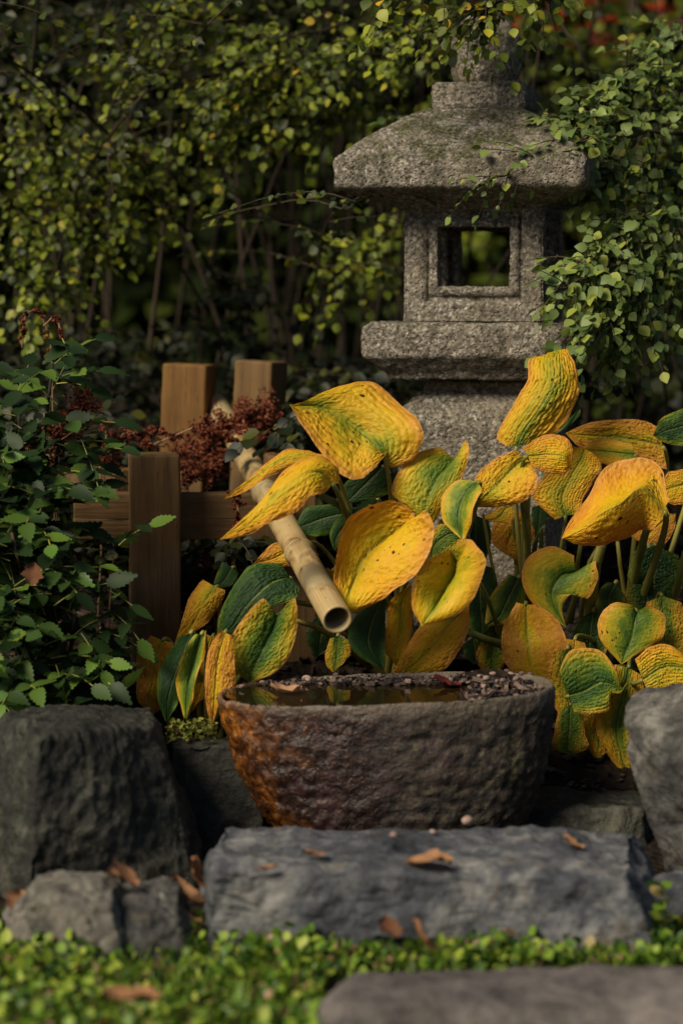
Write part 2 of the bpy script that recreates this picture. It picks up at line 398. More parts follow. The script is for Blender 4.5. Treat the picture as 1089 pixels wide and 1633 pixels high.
t = [at(58, 1168, 3.57), at(248, 1152, 3.76), at(240, 1118, 4.02), at(0, 1126, 3.86)]
b = [at(36, 1400, 3.52), at(352, 1400, 3.74), at(335, 1400, 4.05), at(-70, 1400, 3.86)]
for q in b: q.z = -.05
rock('boulder', 'large dark square boulder with a flat grey top beside the stone basin', 'rock', t, b, ROCK_DARK, .22, .015, 1, 84, 'rocks round the basin')

t = [at_z(330, 1390, .125), at_z(1008, 1402, .11), at_z(1022, 1324, .13), at_z(345, 1316, .13)]
b = [at_z(312, 1520, -.01), at_z(1078, 1545, -.01), at_z(1050, 1400, -.02), at_z(330, 1400, -.02)]
for q in b: q.z = -.04
rock('stone_slab', 'long flat blue grey stone slab lying in front of the basin', 'rock', t, b, ROCK_BLUE, .12, .015, 2, 96, 'rocks round the basin')

t = [at(985, 1150, 3.70), at(1180, 1100, 3.62), at(1200, 1078, 3.95), at(1005, 1085, 3.98)]
b = [at(1072, 1400, 3.70), at(1200, 1400, 3.60), at(1220, 1400, 3.95), at(1075, 1400, 3.9)]
for q in b: q.z = -.02
rock('boulder', 'tall pale topped grey boulder cut by the picture edge beside yellow hostas', 'rock', t, b, ROCK_GREY, .34, .018, 3, 60, 'rocks round the basin')

t = [at_z(1010, 1425, .05), at_z(1200, 1440, .05), at_z(1200, 1368, .08), at_z(1045, 1382, .08)]
rock('stone', 'low smooth blue grey stone under the tall pale topped boulder', 'rock', t, dropped(t, -.05, .1), ROCK_BLUE, .4, .006, 4, 26, 'rocks round the basin')

t = [at_z(505, 1598, .05), at_z(1170, 1612, .05), at_z(1170, 1534, .055), at_z(545, 1536, .055)]
rock('stepping_stone', 'flat warm grey stepping stone sunk in the lawn in front of the slab', 'rock', t, dropped(t, -.05, .06), ROCK_WARM, .35, .008, 5, 44, 'rocks round the basin')

t = [at_z(32, 1434, .095), at_z(186, 1430, .105), at_z(198, 1376, .118), at_z(55, 1372, .113)]
rock('stone', 'small pale lichened stone at the foot of the large dark boulder', 'rock', t, dropped(t, -.04, .25), ROCK_PALE, .62, .016, 6, 36, 'small stones before the boulder', 14)
t = [at_z(152, 1458, .07), at_z(292, 1454, .07), at_z(298, 1386, .10), at_z(174, 1389, .095)]
rock('stone', 'small darker grey stone next to the pale lichened stone', 'rock', t, dropped(t, -.04, .25), ROCK_GREY, .62, .014, 7, 36, 'small stones before the boulder', 14)
t = [at_z(12, 1455, .04), at_z(48, 1455, .04), at_z(50, 1422, .06), at_z(18, 1420, .06)]
rock('stone', 'small rusty brown stone left of the pale lichened stone', 'rock', t, dropped(t, -.03, .3), ROCK_WARM, .7, .008, 8, 20, 'small stones before the boulder', 18)

t = [at(268, 1182, 3.95), at(420, 1182, 3.95), at(420, 1168, 4.12), at(268, 1165, 4.12)]
b = dropped(t, -.05, .05)
mossrock = rock('stone', 'dark mossy topped stone in the gap between boulder and basin', 'rock', t, b, ROCK_DARK, .25, .010, 9, 32, 'rocks round the basin')
t = [at(815, 1290, 3.98), at(1030, 1290, 3.95), at(1080, 1235, 4.25), at(800, 1235, 4.25)]
rock('stone', 'black shaded stone under the hosta leaves between basin and pale boulder', 'rock', t, dropped(t, -.05, .05), ROCK_DARK, .3, .014, 10, 36, 'rocks round the basin')

# ================================================================== stone lantern
LY = 4.72
lax = at(772, 560, LY); LG = gz(LY) - .02
LYAW = R(-13.5)
lantern = thing('stone_lantern', 'weathered granite garden lantern with an open square light box', 'stone lantern', (lax.x, LY, LG), None, LYAW)
def lz(py, Y=LY): return at(772, py, Y).z - LG
def sq_ring(a, r, n, z):
    pts = []
    r = min(r, a * .98); m = 5
    side = max(2, int(n))
    for q in range(4):
        cx, cy = [(1, -1), (1, 1), (-1, 1), (-1, -1)][q]
        ox, oy = cx * (a - r), cy * (a - r)
        for i in range(m):
            ang = (-90 + 90 * q + 90 * i / (m - 1)) * math.pi / 180
            pts.append((ox + r * math.cos(ang), oy + r * math.sin(ang), z))
        x0, y0, _ = pts[-1]
        nx_, ny_ = [(1, 1), (-1, 1), (-1, -1), (1, -1)][q]
        ang = (90 * q) * math.pi / 180
        x1, y1 = nx_ * (a - r) + r * math.cos(ang), ny_ * (a - r) + r * math.sin(ang)
        for i in range(1, side):
            f = i / side; pts.append((x0 + (x1 - x0) * f, y0 + (y1 - y0) * f, z))
    return pts
def sq_lathe(prof, name, step=.007, amp=.004, seed=0, moss=0, rr=.012):
    """prof: (z, half size)"""
    P = []
    for (z0, a0), (z1, a1) in zip(prof, prof[1:]):
        k = max(1, int(math.hypot(z1 - z0, a1 - a0) / step))
        for i in range(k): P.append((z0 + (z1 - z0) * i / k, a0 + (a1 - a0) * i / k))
    P.append(prof[-1])
    amax = max(a for _, a in P); n = int(2 * amax / step)
    V, F = [], []
    for z, a in P: V += sq_ring(a, min(rr, a * .5), n, z)
    m = len(V) // len(P)
    for j in range(len(P) - 1):
        for i in range(m):
            F.append((j * m + i, j * m + (i + 1) % m, (j + 1) * m + (i + 1) % m, (j + 1) * m + i))
    F.append(tuple(range(m - 1, -1, -1))); F.append(tuple((len(P) - 1) * m + i for i in range(m)))
    sv = Vector((seed * 5.1, seed * 2.7, seed))
    fn = lambda c: amp * (.6 * fbm(c + sv, 9, 3) + .55 * fbm(c + sv, 34, 3) + .45 * fbm(c + sv, 90, 2))
    o = link(name, bm_mesh(name, displace(V, F, fn), GRANITE), lantern); o['moss'] = float(moss); return o
def rnd_lathe(prof, name, amp, seed, moss, n=72, step=.006):
    P = []
    for (z0, a0), (z1, a1) in zip(prof, prof[1:]):
        k = max(1, int(math.hypot(z1 - z0, a1 - a0) / step))
        for i in range(k): P.append((z0 + (z1 - z0) * i / k, a0 + (a1 - a0) * i / k))
    P.append(prof[-1]); V, F = [], []
    for z, a in P:
        for i in range(n): q = 2 * math.pi * i / n; V.append((a * math.cos(q), a * math.sin(q), z))
    for j in range(len(P) - 1):
        for i in range(n): F.append((j * n + i, j * n + (i + 1) % n, (j + 1) * n + (i + 1) % n, (j + 1) * n + i))
    F.append(tuple(range(n - 1, -1, -1))); F.append(tuple((len(P) - 1) * n + i for i in range(n)))
    sv = Vector((seed * 5.1, seed * 2.7, seed))
    fn = lambda c: amp * (fbm(c + sv, 9, 3) + .6 * fbm(c + sv, 40, 3))
    o = link(name, bm_mesh(name, displace(V, F, fn), GRANITE), lantern); o['moss'] = float(moss); return o

zg = lz(760); z_sh1 = lz(606); z_pl0 = lz(602); z_pl1 = lz(514); z_bx0 = lz(511); z_bx1 = lz(318)
sq_lathe([(-.02, .30), (.02, .30), (.05, .27), (.055, .02)], 'base', .014, .006, 1, .5, .03)
sq_lathe([(.04, .155), (lz(735), .152), (lz(705), .150), (lz(672), .158), (lz(655), .155), (lz(640), .138), (lz(622), .110), (z_sh1 + .002, .104), (z_sh1 + .003, .02)], 'shaft', .007, .004, 2, .25, .016)
sq_lathe([(z_pl0 + .001, .02), (z_pl0, .165), (lz(590), .175), (lz(566), .212), (lz(560), .2135), (lz(526), .2145), (lz(519), .211), (z_pl1, .20), (z_pl1 + .001, .02)], 'platform', .006, .004, 3, .35, .014)

def light_box():
    half, hh = .1415, z_bx1 - z_bx0
    wx = .073; wz0, wz1 = lz(458) - z_bx0, lz(365) - z_bx0     # window opening
    fx = .097; fz0, fz1 = lz(480) - z_bx0, lz(343) - z_bx0     # recessed frame
    def cuts(lo, hi, marks, step):
        pts = []
        ms = [lo] + marks + [hi]
        for a_, b_ in zip(ms, ms[1:]):
            k = max(1, round((b_ - a_) / step)); pts += [a_ + (b_ - a_) * i / k for i in range(k)]
        return pts + [hi]
    e = .003
    xs = cuts(-half, half, [-fx - e, -fx, -wx - .019, -wx - .017, -wx, wx, wx + .017, wx + .019, fx, fx + e], .006)
    zs = cuts(0, hh, [fz0 - e, fz0, wz0 - .017, wz0 - .015, wz0, wz1, wz1 + .015, wz1 + .017, fz1, fz1 + e], .006)
    V, F = [], []
    depth_in = .05
    def outer(x, z):
        ins = 1.0 if (abs(x) <= fx + 1e-6 and fz0 - 1e-6 <= z <= fz1 + 1e-6) else 0.0
        y = -half + .016 * ins
        if ins and (wx - 1e-6 <= abs(x) <= wx + .017 or wz0 - .015 <= z <= wz0 + 1e-6 or wz1 - 1e-6 <= z <= wz1 + .015) and abs(x) <= wx + .0171 and wz0 - .0151 <= z <= wz1 + .0151: y -= .009
        cx = half - abs(x); r = .010                      # rounded vertical corners
        if cx < r:
            q = r - cx; s = r - math.sqrt(max(0, r * r - q * q)); return (x - math.copysign(s * .0, x), y + s * .4, z)
        return (x, y, z)
    for q in range(4):
        rot = Matrix.Rotation(math.pi / 2 * q, 3, 'Z')
        def emit(quad): 
            base = len(V); V.extend([rot @ Vector(p) for p in quad]); F.append((base, base + 1, base + 2, base + 3))
        inside = lambda xm, zm: abs(xm) < wx and wz0 < zm < wz1
        for i in range(len(xs) - 1):
            for j in range(len(zs) - 1):
                xm, zm = (xs[i] + xs[i + 1]) / 2, (zs[j] + zs[j + 1]) / 2
                if inside(xm, zm): continue
                emit([outer(xs[i], zs[j]), outer(xs[i + 1], zs[j]), outer(xs[i + 1], zs[j + 1]), outer(xs[i], zs[j + 1])])
                if max(abs(xs[i]), abs(xs[i + 1])) <= half - depth_in + .004:
                    yi = -half + depth_in
                    emit([(xs[i], yi, zs[j + 1]), (xs[i + 1], yi, zs[j + 1]), (xs[i + 1], yi, zs[j]), (xs[i], yi, zs[j])])
        y0, y1 = -half + .007, -half + depth_in
        ks = [y0 + (y1 - y0) * k / 6 for k in range(7)]
        zw = [z for z in zs if wz0 - 1e-6 <= z <= wz1 + 1e-6]; xw = [x for x in xs if -wx - 1e-6 <= x <= wx + 1e-6]
        for k in range(6):
            for a_, b_ in zip(zw, zw[1:]):
                for sgn in (-1, 1): emit([(sgn * wx, ks[k], a_), (sgn * wx, ks[k + 1], a_), (sgn * wx, ks[k + 1], b_), (sgn * wx, ks[k], b_)])
            for a_, b_ in zip(xw, xw[1:]):
                for zz in (wz0, wz1): emit([(a_, ks[k], zz), (b_, ks[k], zz), (b_, ks[k + 1], zz), (a_, ks[k + 1], zz)])
    V.extend([Vector((-half + .004, -half + .004, hh)), Vector((half - .004, -half + .004, hh)), Vector((half - .004, half - .004, hh)), Vector((-half + .004, half - .004, hh))])
    sv = Vector((7, 3, 1))
    fn = lambda c: .0032 * (.8 * fbm(c + sv, 12, 3) + .8 * fbm(c + sv, 45, 3) + .5 * fbm(c + sv, 110, 2))
    o = link('light_box', bm_mesh('light_box', displace(V, F, fn), GRANITE), lantern); o.location = (0, 0, z_bx0); o['moss'] = .12
light_box()
er = .251
z_e0, z_e1, z_rt = lz(306), lz(263), lz(178)
hz = z_rt - z_e1
sq_lathe([(lz(336), .02), (lz(337), .145), (lz(330), .165), (z_e0 - .004, er - .008), (z_e0 + .004, er), (z_e1 - .004, er + .001), (z_e1 + .003, er - .004),
          (z_e1 + hz * .30, er - .036), (z_e1 + hz * .62, er - .083), (z_e1 + hz * .88, er - .126), (z_rt - .004, er - .146), (z_rt, er - .162), (z_rt + .001, .02)], 'roof', .006, .0042, 4, .75, .010).location = (-.012, 0, 0)
sq_lathe([(z_rt - .004, .02), (z_rt - .003, .094), (z_rt + .008, .096), (lz(141), .095), (lz(136), .088), (lz(135), .02)], 'cap', .006, .003, 5, .45, .012)
rnd_lathe([(lz(136), .01), (lz(135.5), .060), (lz(130), .066), (lz(118), .072), (lz(90), .0735), (lz(60), .068), (lz(35), .050), (lz(18), .028), (lz(2), .010), (lz(-4), .003)], 'finial', .004, 6, .95)

# ================================================================== stone basin
BY = 3.97
brim = at(615, 1096, BY)
basin = thing('stone_basin', 'oval rough stone water basin stained rust brown at one end', 'stone basin', (brim.x, BY, .03))
BH = brim.z - .03
AX, AY = .300, .165
def basin_ring(f, z, n=200):
    out = []
    for i in range(n):
        q = 2 * math.pi * i / n
        c, s = math.cos(q), math.sin(q); e = 2 / 2.35
        x = AX * f * math.copysign(abs(c) ** e, c); y = AY * (f if f < 1 else f) * math.copysign(abs(s) ** e, s)
        out.append(Vector((x, y, z)))
    return out
def basin_mesh():
    prof = [(.02, -.002), (.60, 0), (.70, .008), (.82, BH * .22), (.925, BH * .5), (.975, BH * .78), (.995, BH * .93), (1.0, BH - .008), (.988, BH), (.962, BH + .001), (.948, BH - .006), (.93, BH - .03), (.86, BH - .09), (.6, BH - .12), (.02, BH - .12)]
    P = []
    for (f0, z0), (f1, z1) in zip(prof, prof[1:]):
        k = max(1, int(math.hypot((f1 - f0) * .25, z1 - z0) / .006))
        for i in range(k): P.append((f0 + (f1 - f0) * i / k, z0 + (z1 - z0) * i / k))
    P.append(prof[-1]); n = 220; V, F = [], []
    for f, z in P: V += basin_ring(f, z, n)
    for j in range(len(P) - 1):
        for i in range(n): F.append((j * n + i, j * n + (i + 1) % n, (j + 1) * n + (i + 1) % n, (j + 1) * n + i))
    F.append(tuple(range(n - 1, -1, -1))); F.append(tuple((len(P) - 1) * n + i for i in range(n)))
    def fn(c):
        q = c + Vector((4, 9, 2)); k = min(1, max(.25, (BH + .02 - c.z) / .05))
        return k * (.005 * fbm(q, 6, 3) + .0022 * fbm(q, 24, 3) + .0058 * fbm(q, 75, 3)) - .003
    V = [Vector((v.x + .026 * (1 - max(0, min(v.z, BH)) / BH), v.y, v.z + v.x * .036 * max(0, v.z) / BH)) for v in V]
    return bm_mesh('bowl', displace(V, F, fn), BASIN)
link('bowl', basin_mesh(), basin)
wv = [v for v in basin_ring(.94, 0, 96)]
WZ = BH - .012
wm = mesh('water', [Vector((0, 0, 0))] + [v for v in wv], [(0, i + 1, (i + 1) % 96 + 1) for i in range(96)], WATER)
w = link('water', wm, basin); w.location = (0, 0, WZ)
def silt():
    V, F = [], []; n, k = 40, 14
    for i in range(k + 1):
        f = .94 * i / k
        for v in basin_ring(max(f, .01), 0, n):
            e = max(0, min(1, (v.x - .09) / .11)); e = e * e * (3 - 2 * e)
            back = max(0, min(1, (v.y - .05) / .07))
            z = WZ - .034 + .030 * e + .033 * back * max(0, min(1, (v.x + .27) / .1)) + .006 * fbm(v, 30, 3) + .006 * fbm(v, 80, 2)
            V.append(Vector((v.x, v.y, z)))
    for i in range(k):
        for j in range(n): F.append((i * n + j, i * n + (j + 1) % n, (i + 1) * n + (j + 1) % n, (i + 1) * n + j))
    o = link('silt', mesh('silt', V, F, SOIL), basin); o['label'] = 'dark wet silt and litter heaped at one end of the basin'
silt()
def litter():
    VV, FF = [], []; r = random.Random(21)
    n = 0
    while n < 330:
        a = r.uniform(0, 6.283); f = r.uniform(.2, .93)
        x, y = AX * f * math.cos(a), AY * f * math.sin(a)
        if not (x > .13 + .05 * r.random() or (y > .085 and x > -.26)): continue
        n += 1
        p = Vector((x, y, WZ + (.006 if x > .13 else .002) + .008 * r.random() * (1 if x > .13 else .3))); s_ = r.uniform(.003, .0085)
        d = Vector((r.gauss(0, 1), r.gauss(0, 1), r.gauss(0, .4))).normalized(); b_ = d.cross(Vector((0, 0, 1))).normalized(); c = d.cross(b_); bi = len(VV)
        l, w_, h = s_ * r.uniform(.8, 1.9), s_ * .7, s_ * .4
        for sx, sy, sz in ((-1, -1, -1), (1, -1, -1), (1, 1, -1), (-1, 1, -1), (-.8, -.7, 1), (.7, -.8, 1), (.8, .7, 1), (-.7, .8, 1)): VV.append(p + d * sx * l + b_ * sy * w_ + c * sz * h)
        FF.extend(tuple(bi + k for k in q) for q in ((0, 1, 5, 4), (1, 2, 6, 5), (2, 3, 7, 6), (3, 0, 4, 7), (4, 5, 6, 7)))
    o = link('litter', mesh('litter', VV, FF, LITTER, False), basin); o['kind'] = 'stuff'
litter()
def basin_pt(px, py, z=None):
    return at_z(px, py, .03 + (WZ if z is None else z))

# ================================================================== timber frame
def beam(p0, p1, w, d, name, mat, parent, yaw=0.0, bev=.006):
    """square timber from p0 to p1, w across, d deep"""
    p0, p1 = Vector(p0), Vector(p1); L = (p1 - p0).length; ax = (p1 - p0).normalized()
    fwd = Vector((math.sin(yaw), -math.cos(yaw), 0)); side = ax.cross(fwd).normalized(); fwd = side.cross(ax).normalized()
    bm = bmesh.new(); bmesh.ops.create_cube(bm, size=1)
    for v in bm.verts: v.co = Vector((v.co.x * w, v.co.y * d, v.co.z * L))
    bmesh.ops.bevel(bm, geom=list(bm.edges), offset=bev, segments=3, affect='EDGES', profile=.6)
    bmesh.ops.subdivide_edges(bm, edges=[e for e in bm.edges if e.calc_length() > .05], cuts=14, use_grid_fill=True)
    bm.normal_update()
    for v in bm.verts: v.co += v.normal * .0018 * fbm(v.co + p0 * 9, 25, 3)
    me = bm_mesh(name, bm, mat)
    o = link(name, me, parent)
    o.matrix_local = Matrix.Translation((p0 + p1) / 2 - parent.location) @ Matrix((side, -fwd, ax)).transposed().to_4x4()
    return o
fy = 4.50
fb = at(246, 1060, fy); fb.z = gz(fy)
frame = thing('timber_frame', 'low brown timber frame of posts and crossing rails behind the hostas', 'timber frame', fb)
def P3(px, py, Y): return at(px, py, Y)
yw = R(8)
beam(Vector((P3(246, 723, fy).x, fy, gz(fy) - .05)), P3(246, 723, fy), .098, .098, 'post', WOOD, frame, yw)
beam(Vector((P3(462, 726, 4.56).x, 4.56, gz(4.5) - .05)), P3(462, 724, 4.56), .098, .098, 'post', WOOD, frame, yw)
r0, r1 = P3(118, 806, fy + .03), P3(470, 806, fy + .075)
beam(r0, r1, .052, .05, 'rail', WOOD, frame, yw, .004)
r0, r1 = P3(118, 842, fy + .03), P3(470, 842, fy + .075)
beam(r0, r1, .044, .05, 'rail', WOOD, frame, yw, .004)
r0, r1 = P3(205, 768, fy + .09), P3(60, 756, fy + .45)
beam(r0, r1, .05, .06, 'rail', WOOD, frame, yw, .004)
def tall_post(px0, py0, px1, py1, Y, w, d, yaw, label, mat):
    top = at(px0, py0, Y); bt = at(px1, py1, Y); dirv = (top - bt).normalized()
    base = top - dirv * ((top.z - gz(Y) + .05) / dirv.z)
    t_ = thing('wooden_post', label, 'post', base, 'tall posts behind the bamboo spout')
    beam(base, top, w, d, 'shaft', mat, t_, yaw, .007)
    ctop = link('cap_chip', pebble_mesh(1), t_) if False else None
    return t_
tall_post(303, 580, 298, 720, 4.95, .098, .10, R(-9), 'tall orange brown square post leaning beside the bamboo spout', WOOD2)
tall_post(417, 575, 411, 720, 4.95, .088, .095, R(-20), 'tall darker brown square post right of the bamboo end', WOOD)

# ================================================================== bamboo spout
pa, pm, pb = at(345, 645, 4.98), at(385, 728, 4.62), at(538, 988, 3.955)
ax = (pb - pa); BL = ax.length; ax.normalize()
spout = thing('bamboo_spout', 'pale bamboo water spout with an open end above the stone basin', 'bamboo pipe', pa)
def spout_mesh():
    e1 = ax.cross(Vector((0, 0, 1))).normalized(); e2 = e1.cross(ax).normalized()
    n, rad = 36, .0268; prof = []
    nodes = [.18 * BL, .47 * BL, .735 * BL]
    k = 120
    for i in range(k + 1):
        s = BL * i / k; r = rad * (.93 + .07 * s / BL)
        for nd in nodes:
            q = (s - nd) / .008; r += .0022 * math.exp(-q * q) - .0012 * math.exp(-((s - nd - .02) / .012) ** 2)
        prof.append((s, r))
    prof += [(BL + .001, rad * .97), (BL + .0015, rad * .86), (BL - .004, rad * .79), (BL - .05, rad * .78), (BL - .2, rad * .76), (BL - .201, .001)]
    V, F, uv = [], [], []
    for s, r in prof:
        for j in range(n + 1):
            q = 2 * math.pi * j / n; V.append(ax * s + (e1 * math.cos(q) + e2 * math.sin(q)) * r); uv.append((j / n, s / BL))
    for i in range(len(prof) - 1):
        for j in range(n): F.append((i * (n + 1) + j, i * (n + 1) + j + 1, (i + 1) * (n + 1) + j + 1, (i + 1) * (n + 1) + j))
    o = link('culm', mesh('culm', V, F, BAMBOO, uv=uv), spout)
    for nd in nodes:
        mb = MB(); r = rad * (.93 + .07 * nd / BL) + .0016
        mb.tube([ax * (nd - .003), ax * (nd - .001), ax * (nd + .001), ax * (nd + .003)], [r, r + .002, r + .002, r], 36, False)
        link('node_ring', mb.mesh('node_ring', BAMBOO), o)
spout_mesh()

# ================================================================== hostas
def cat_rom(P, t):
    """P: (k, 3) rows ; t array in 0..1"""
    k = len(P); x = np.clip(t, 0, 1) * (k - 1); i = np.minimum(x.astype(int), k - 2); f = (x - i)[:, None]
    Q = np.vstack([2 * P[0] - P[1], P, 2 * P[-1] - P[-2]])
    p0, p1, p2, p3 = Q[i], Q[i + 1], Q[i + 2], Q[i + 3]
    return .5 * (2 * p1 + (p2 - p0) * f + (2 * p0 - 5 * p1 + 4 * p2 - p3) * f ** 2 + (3 * p1 - p0 - 3 * p2 + p3) * f ** 3)
def vnoise(x, y, seed):
    r = np.random.RandomState(seed); G = r.rand(64, 64)
    xi, yi = np.floor(x).astype(int), np.floor(y).astype(int); fx, fy_ = x - xi, y - yi
    fx = fx * fx * (3 - 2 * fx); fy_ = fy_ * fy_ * (3 - 2 * fy_)
    g = lambda a, b_: G[a % 64, b_ % 64]
    return (g(xi, yi) * (1 - fx) + g(xi + 1, yi) * fx) * (1 - fy_) + (g(xi, yi + 1) * (1 - fx) + g(xi + 1, yi + 1) * fx) * fy_
def leaf_surface(L, M, Rr, seed, cup=.10, puck=1.0, wave=1.0, NU=56, NV=64):
    v = np.linspace(0, 1, NV + 1)
    # ease: rows spaced so the tip is sharp
    cl, cm, cr = cat_rom(L, v), cat_rom(M, v), cat_rom(Rr, v)
    s = np.linspace(-1, 1, NU + 1)
    Pn = np.zeros((NV + 1, NU + 1, 3))
    for j, q in enumerate(s):
        e = cl if q < 0 else cr
        Pn[:, j] = cm + (e - cm) * abs(q)
    def normals(Pn):
        du = np.gradient(Pn, axis=1); dv = np.gradient(Pn, axis=0)
        n = np.cross(du, dv); l = np.linalg.norm(n, axis=2, keepdims=True); l[l < 1e-12] = 1
        return n / l
    nm = normals(Pn)
    if nm[:, :, 1].mean() > 0: nm = -nm
    # smooth the normals so the fold at the midrib does not split the surface
    for _ in range(6):
        nm[:, 1:-1] = (nm[:, :-2] + nm[:, 1:-1] * 2 + nm[:, 2:]) / 4
        nm[1:-1] = (nm[:-2] + nm[1:-1] * 2 + nm[2:]) / 4
    wl = np.linalg.norm(cl - cm, axis=1)[:, None]; wr = np.linalg.norm(cr - cm, axis=1)[:, None]
    S, Vv = np.meshgrid(s, v); A = np.abs(S)
    Wd = np.where(S < 0, wl, wr)
    size = max(np.linalg.norm(M[0] - M[-1]), .03)
    amp = min(.0032, size * .016) * puck
    a = A * 8.0; off_ = np.where(S < 0, 31.3, 0)
    bcoord = Vv * 20 + A * 5 + off_
    row = np.floor(a); fa = np.sin(np.pi * (a - row))
    jit = vnoise(row + .01, np.floor(Vv * 3) + off_, seed + 3) * 3
    bb = bcoord + jit + 1.2 * vnoise(S * 6 + 9, Vv * 9, seed + 4)
    cells = np.sin(np.pi * (bb - np.floor(bb))) ** .7
    hgt = vnoise(row + .01, np.floor(bb) + .01, seed)
    blotch = vnoise(S * 7 + 20, Vv * 13 + off_, seed + 1) - .5
    iso = vnoise(S * 15 + 40, Vv * 27 + off_, seed + 2) - .5
    strength = .35 + 1.1 * vnoise(S * 2 + 3, Vv * 3.3, seed + 6)
    puckers = strength * (fa ** .6 * cells * (.25 + .75 * hgt) * .8 + blotch * .4 + iso * 1.0)
    fade = np.clip((1 - A) / .10, 0, 1) * np.clip(Vv / .05, 0, 1) * np.clip((1 - Vv) / .05, 0, 1) * np.clip(A / .08, .2, 1)
    h = amp * puckers * (.35 + .65 * fade)
    cl_, cr_ = cup if isinstance(cup, tuple) else (cup, cup)
    cup = np.where(S < 0, cl_, cr_)
    h += cup * Wd * 4 * A * (1 - A) * .6
    h += wave * size * .020 * A ** 3 * np.sin(Vv * 9 + seed + np.where(S < 0, 2.1, 0)) + wave * size * .010 * A ** 4 * np.sin(Vv * 23 + seed * 1.7)
    h += size * .02 * (vnoise(S * 1.7 + 5, Vv * 3, seed + 9) - .5)
    h -= .0012 * np.exp(-(A / .05) ** 2)
    # ragged rim
    Pn = Pn + nm * h[:, :, None]
    rag = (vnoise(Vv * 26, S * 0 + np.where(S < 0, 3.0, 9.0), seed + 5) - .6) * .03 * np.clip((A - .8) / .2, 0, 1)
    C = cm[:, None, :]
    Pn = Pn + (Pn - C) * rag[:, :, None]
    V = Pn.reshape(-1, 3); nu = NU + 1
    F = [(i * nu + j, i * nu + j + 1, (i + 1) * nu + j + 1, (i + 1) * nu + j) for i in range(NV) for j in range(NU)]
    uv = np.stack([(S + 1) / 2, Vv], axis=2).reshape(-1, 2)
    return V, F, uv
CROP = {4: (340, 560, 2.3674), 3: (0, 480, 2.269), 5: (720, 540, 2.268), 0: (0, 0, 1.0), 6: (900, 640, 5.1)}
def cpx(c, x, y): ox, oy, s = CROP[c]; return ox + x / s, oy + y / s
leaf_seed = [100]
def hosta_leaf(plant, crop, d, rows, green=.3, age=.3, dark=0, cup=.10, puck=1., wave=1., spot=1., label=None, stem=True, stemr=.0055, name='leaf', sag=.05):
    L, M, Rr = [], [], []
    for r in rows:
        if len(r) in (2, 3):
            dm = r[2] if len(r) == 3 else 0
            p = at(*cpx(crop, r[0], r[1]), d + dm * .01); L.append(p); M.append(p); Rr.append(p); continue
        dl, dm, dr = r[6:9] if len(r) >= 9 else (0, 0, 0)
        L.append(at(*cpx(crop, r[0], r[1]), d + dl * .01)); M.append(at(*cpx(crop, r[2], r[3]), d + dm * .01)); Rr.append(at(*cpx(crop, r[4], r[5]), d + dr * .01))
    leaf_seed[0] += 7; sd = leaf_seed[0]; puck *= rng.uniform(.55, 1.15)
    V, F, uv = leaf_surface(np.array(L), np.array(M), np.array(Rr), sd, cup, puck, wave)
    o0 = np.array(plant.location)
    o = link(name, mesh(name, V - o0, F, HOSTA, uv=uv), plant)
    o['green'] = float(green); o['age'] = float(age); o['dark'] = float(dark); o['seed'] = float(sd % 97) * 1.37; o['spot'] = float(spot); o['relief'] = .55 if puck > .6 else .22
    if label: o['label'] = label
    if stem:
        b = M[0]; c = plant.location + Vector((rng.uniform(-.04, .04), rng.uniform(-.03, .03), -.01))
        dirv = (M[0] - M[1]).normalized()
        p1 = b + dirv * .035 + Vector((0, .035, -.01)); p2 = c.lerp(b, .45) + Vector((0, sag, 0))
        pts = []
        for i in range(13):
            q = i / 12
            pts.append(b * (1 - q) ** 3 + p1 * 3 * q * (1 - q) ** 2 + p2 * 3 * q * q * (1 - q) + c * q ** 3)
        mb = MB(); mb.tube(pts, [stemr * (.65 + .5 * i / 12) for i in range(13)], 8)
        link('stalk', mb.mesh('stalk', STALK, origin=plant.location), plant)
    return o
def stalk(plant, pts, r):
    mb = MB(); mb.tube([at(*p) for p in pts], [r * (.8 + .4 * i / (len(pts) - 1)) for i in range(len(pts))], 10)
    link('stalk', mb.mesh('stalk', STALK, origin=plant.location), plant)
def crown_at(px, Y): 
    p = at(px, 1000, Y); return Vector((p.x, Y, gz(Y)))
HG = 'autumn hostas round the basin'
h1 = thing('hosta_plant', 'low hosta clump with green and yellow leaves at the rusty end of the basin', 'hosta', crown_at(345, 4.26), HG)
h2 = thing('hosta_plant', 'tall yellow hosta clump behind the basin with leaves over the bamboo spout', 'hosta', crown_at(640, 4.42), HG)
h3 = thing('hosta_plant', 'yellow hosta clump with an upright leaf against the lantern shaft', 'hosta', crown_at(850, 4.46), HG)
h4 = thing('hosta_plant', 'broad orange yellow hosta clump above the pale topped boulder', 'hosta', crown_at(1010, 4.50), HG)
G1 = 'still green leaf'
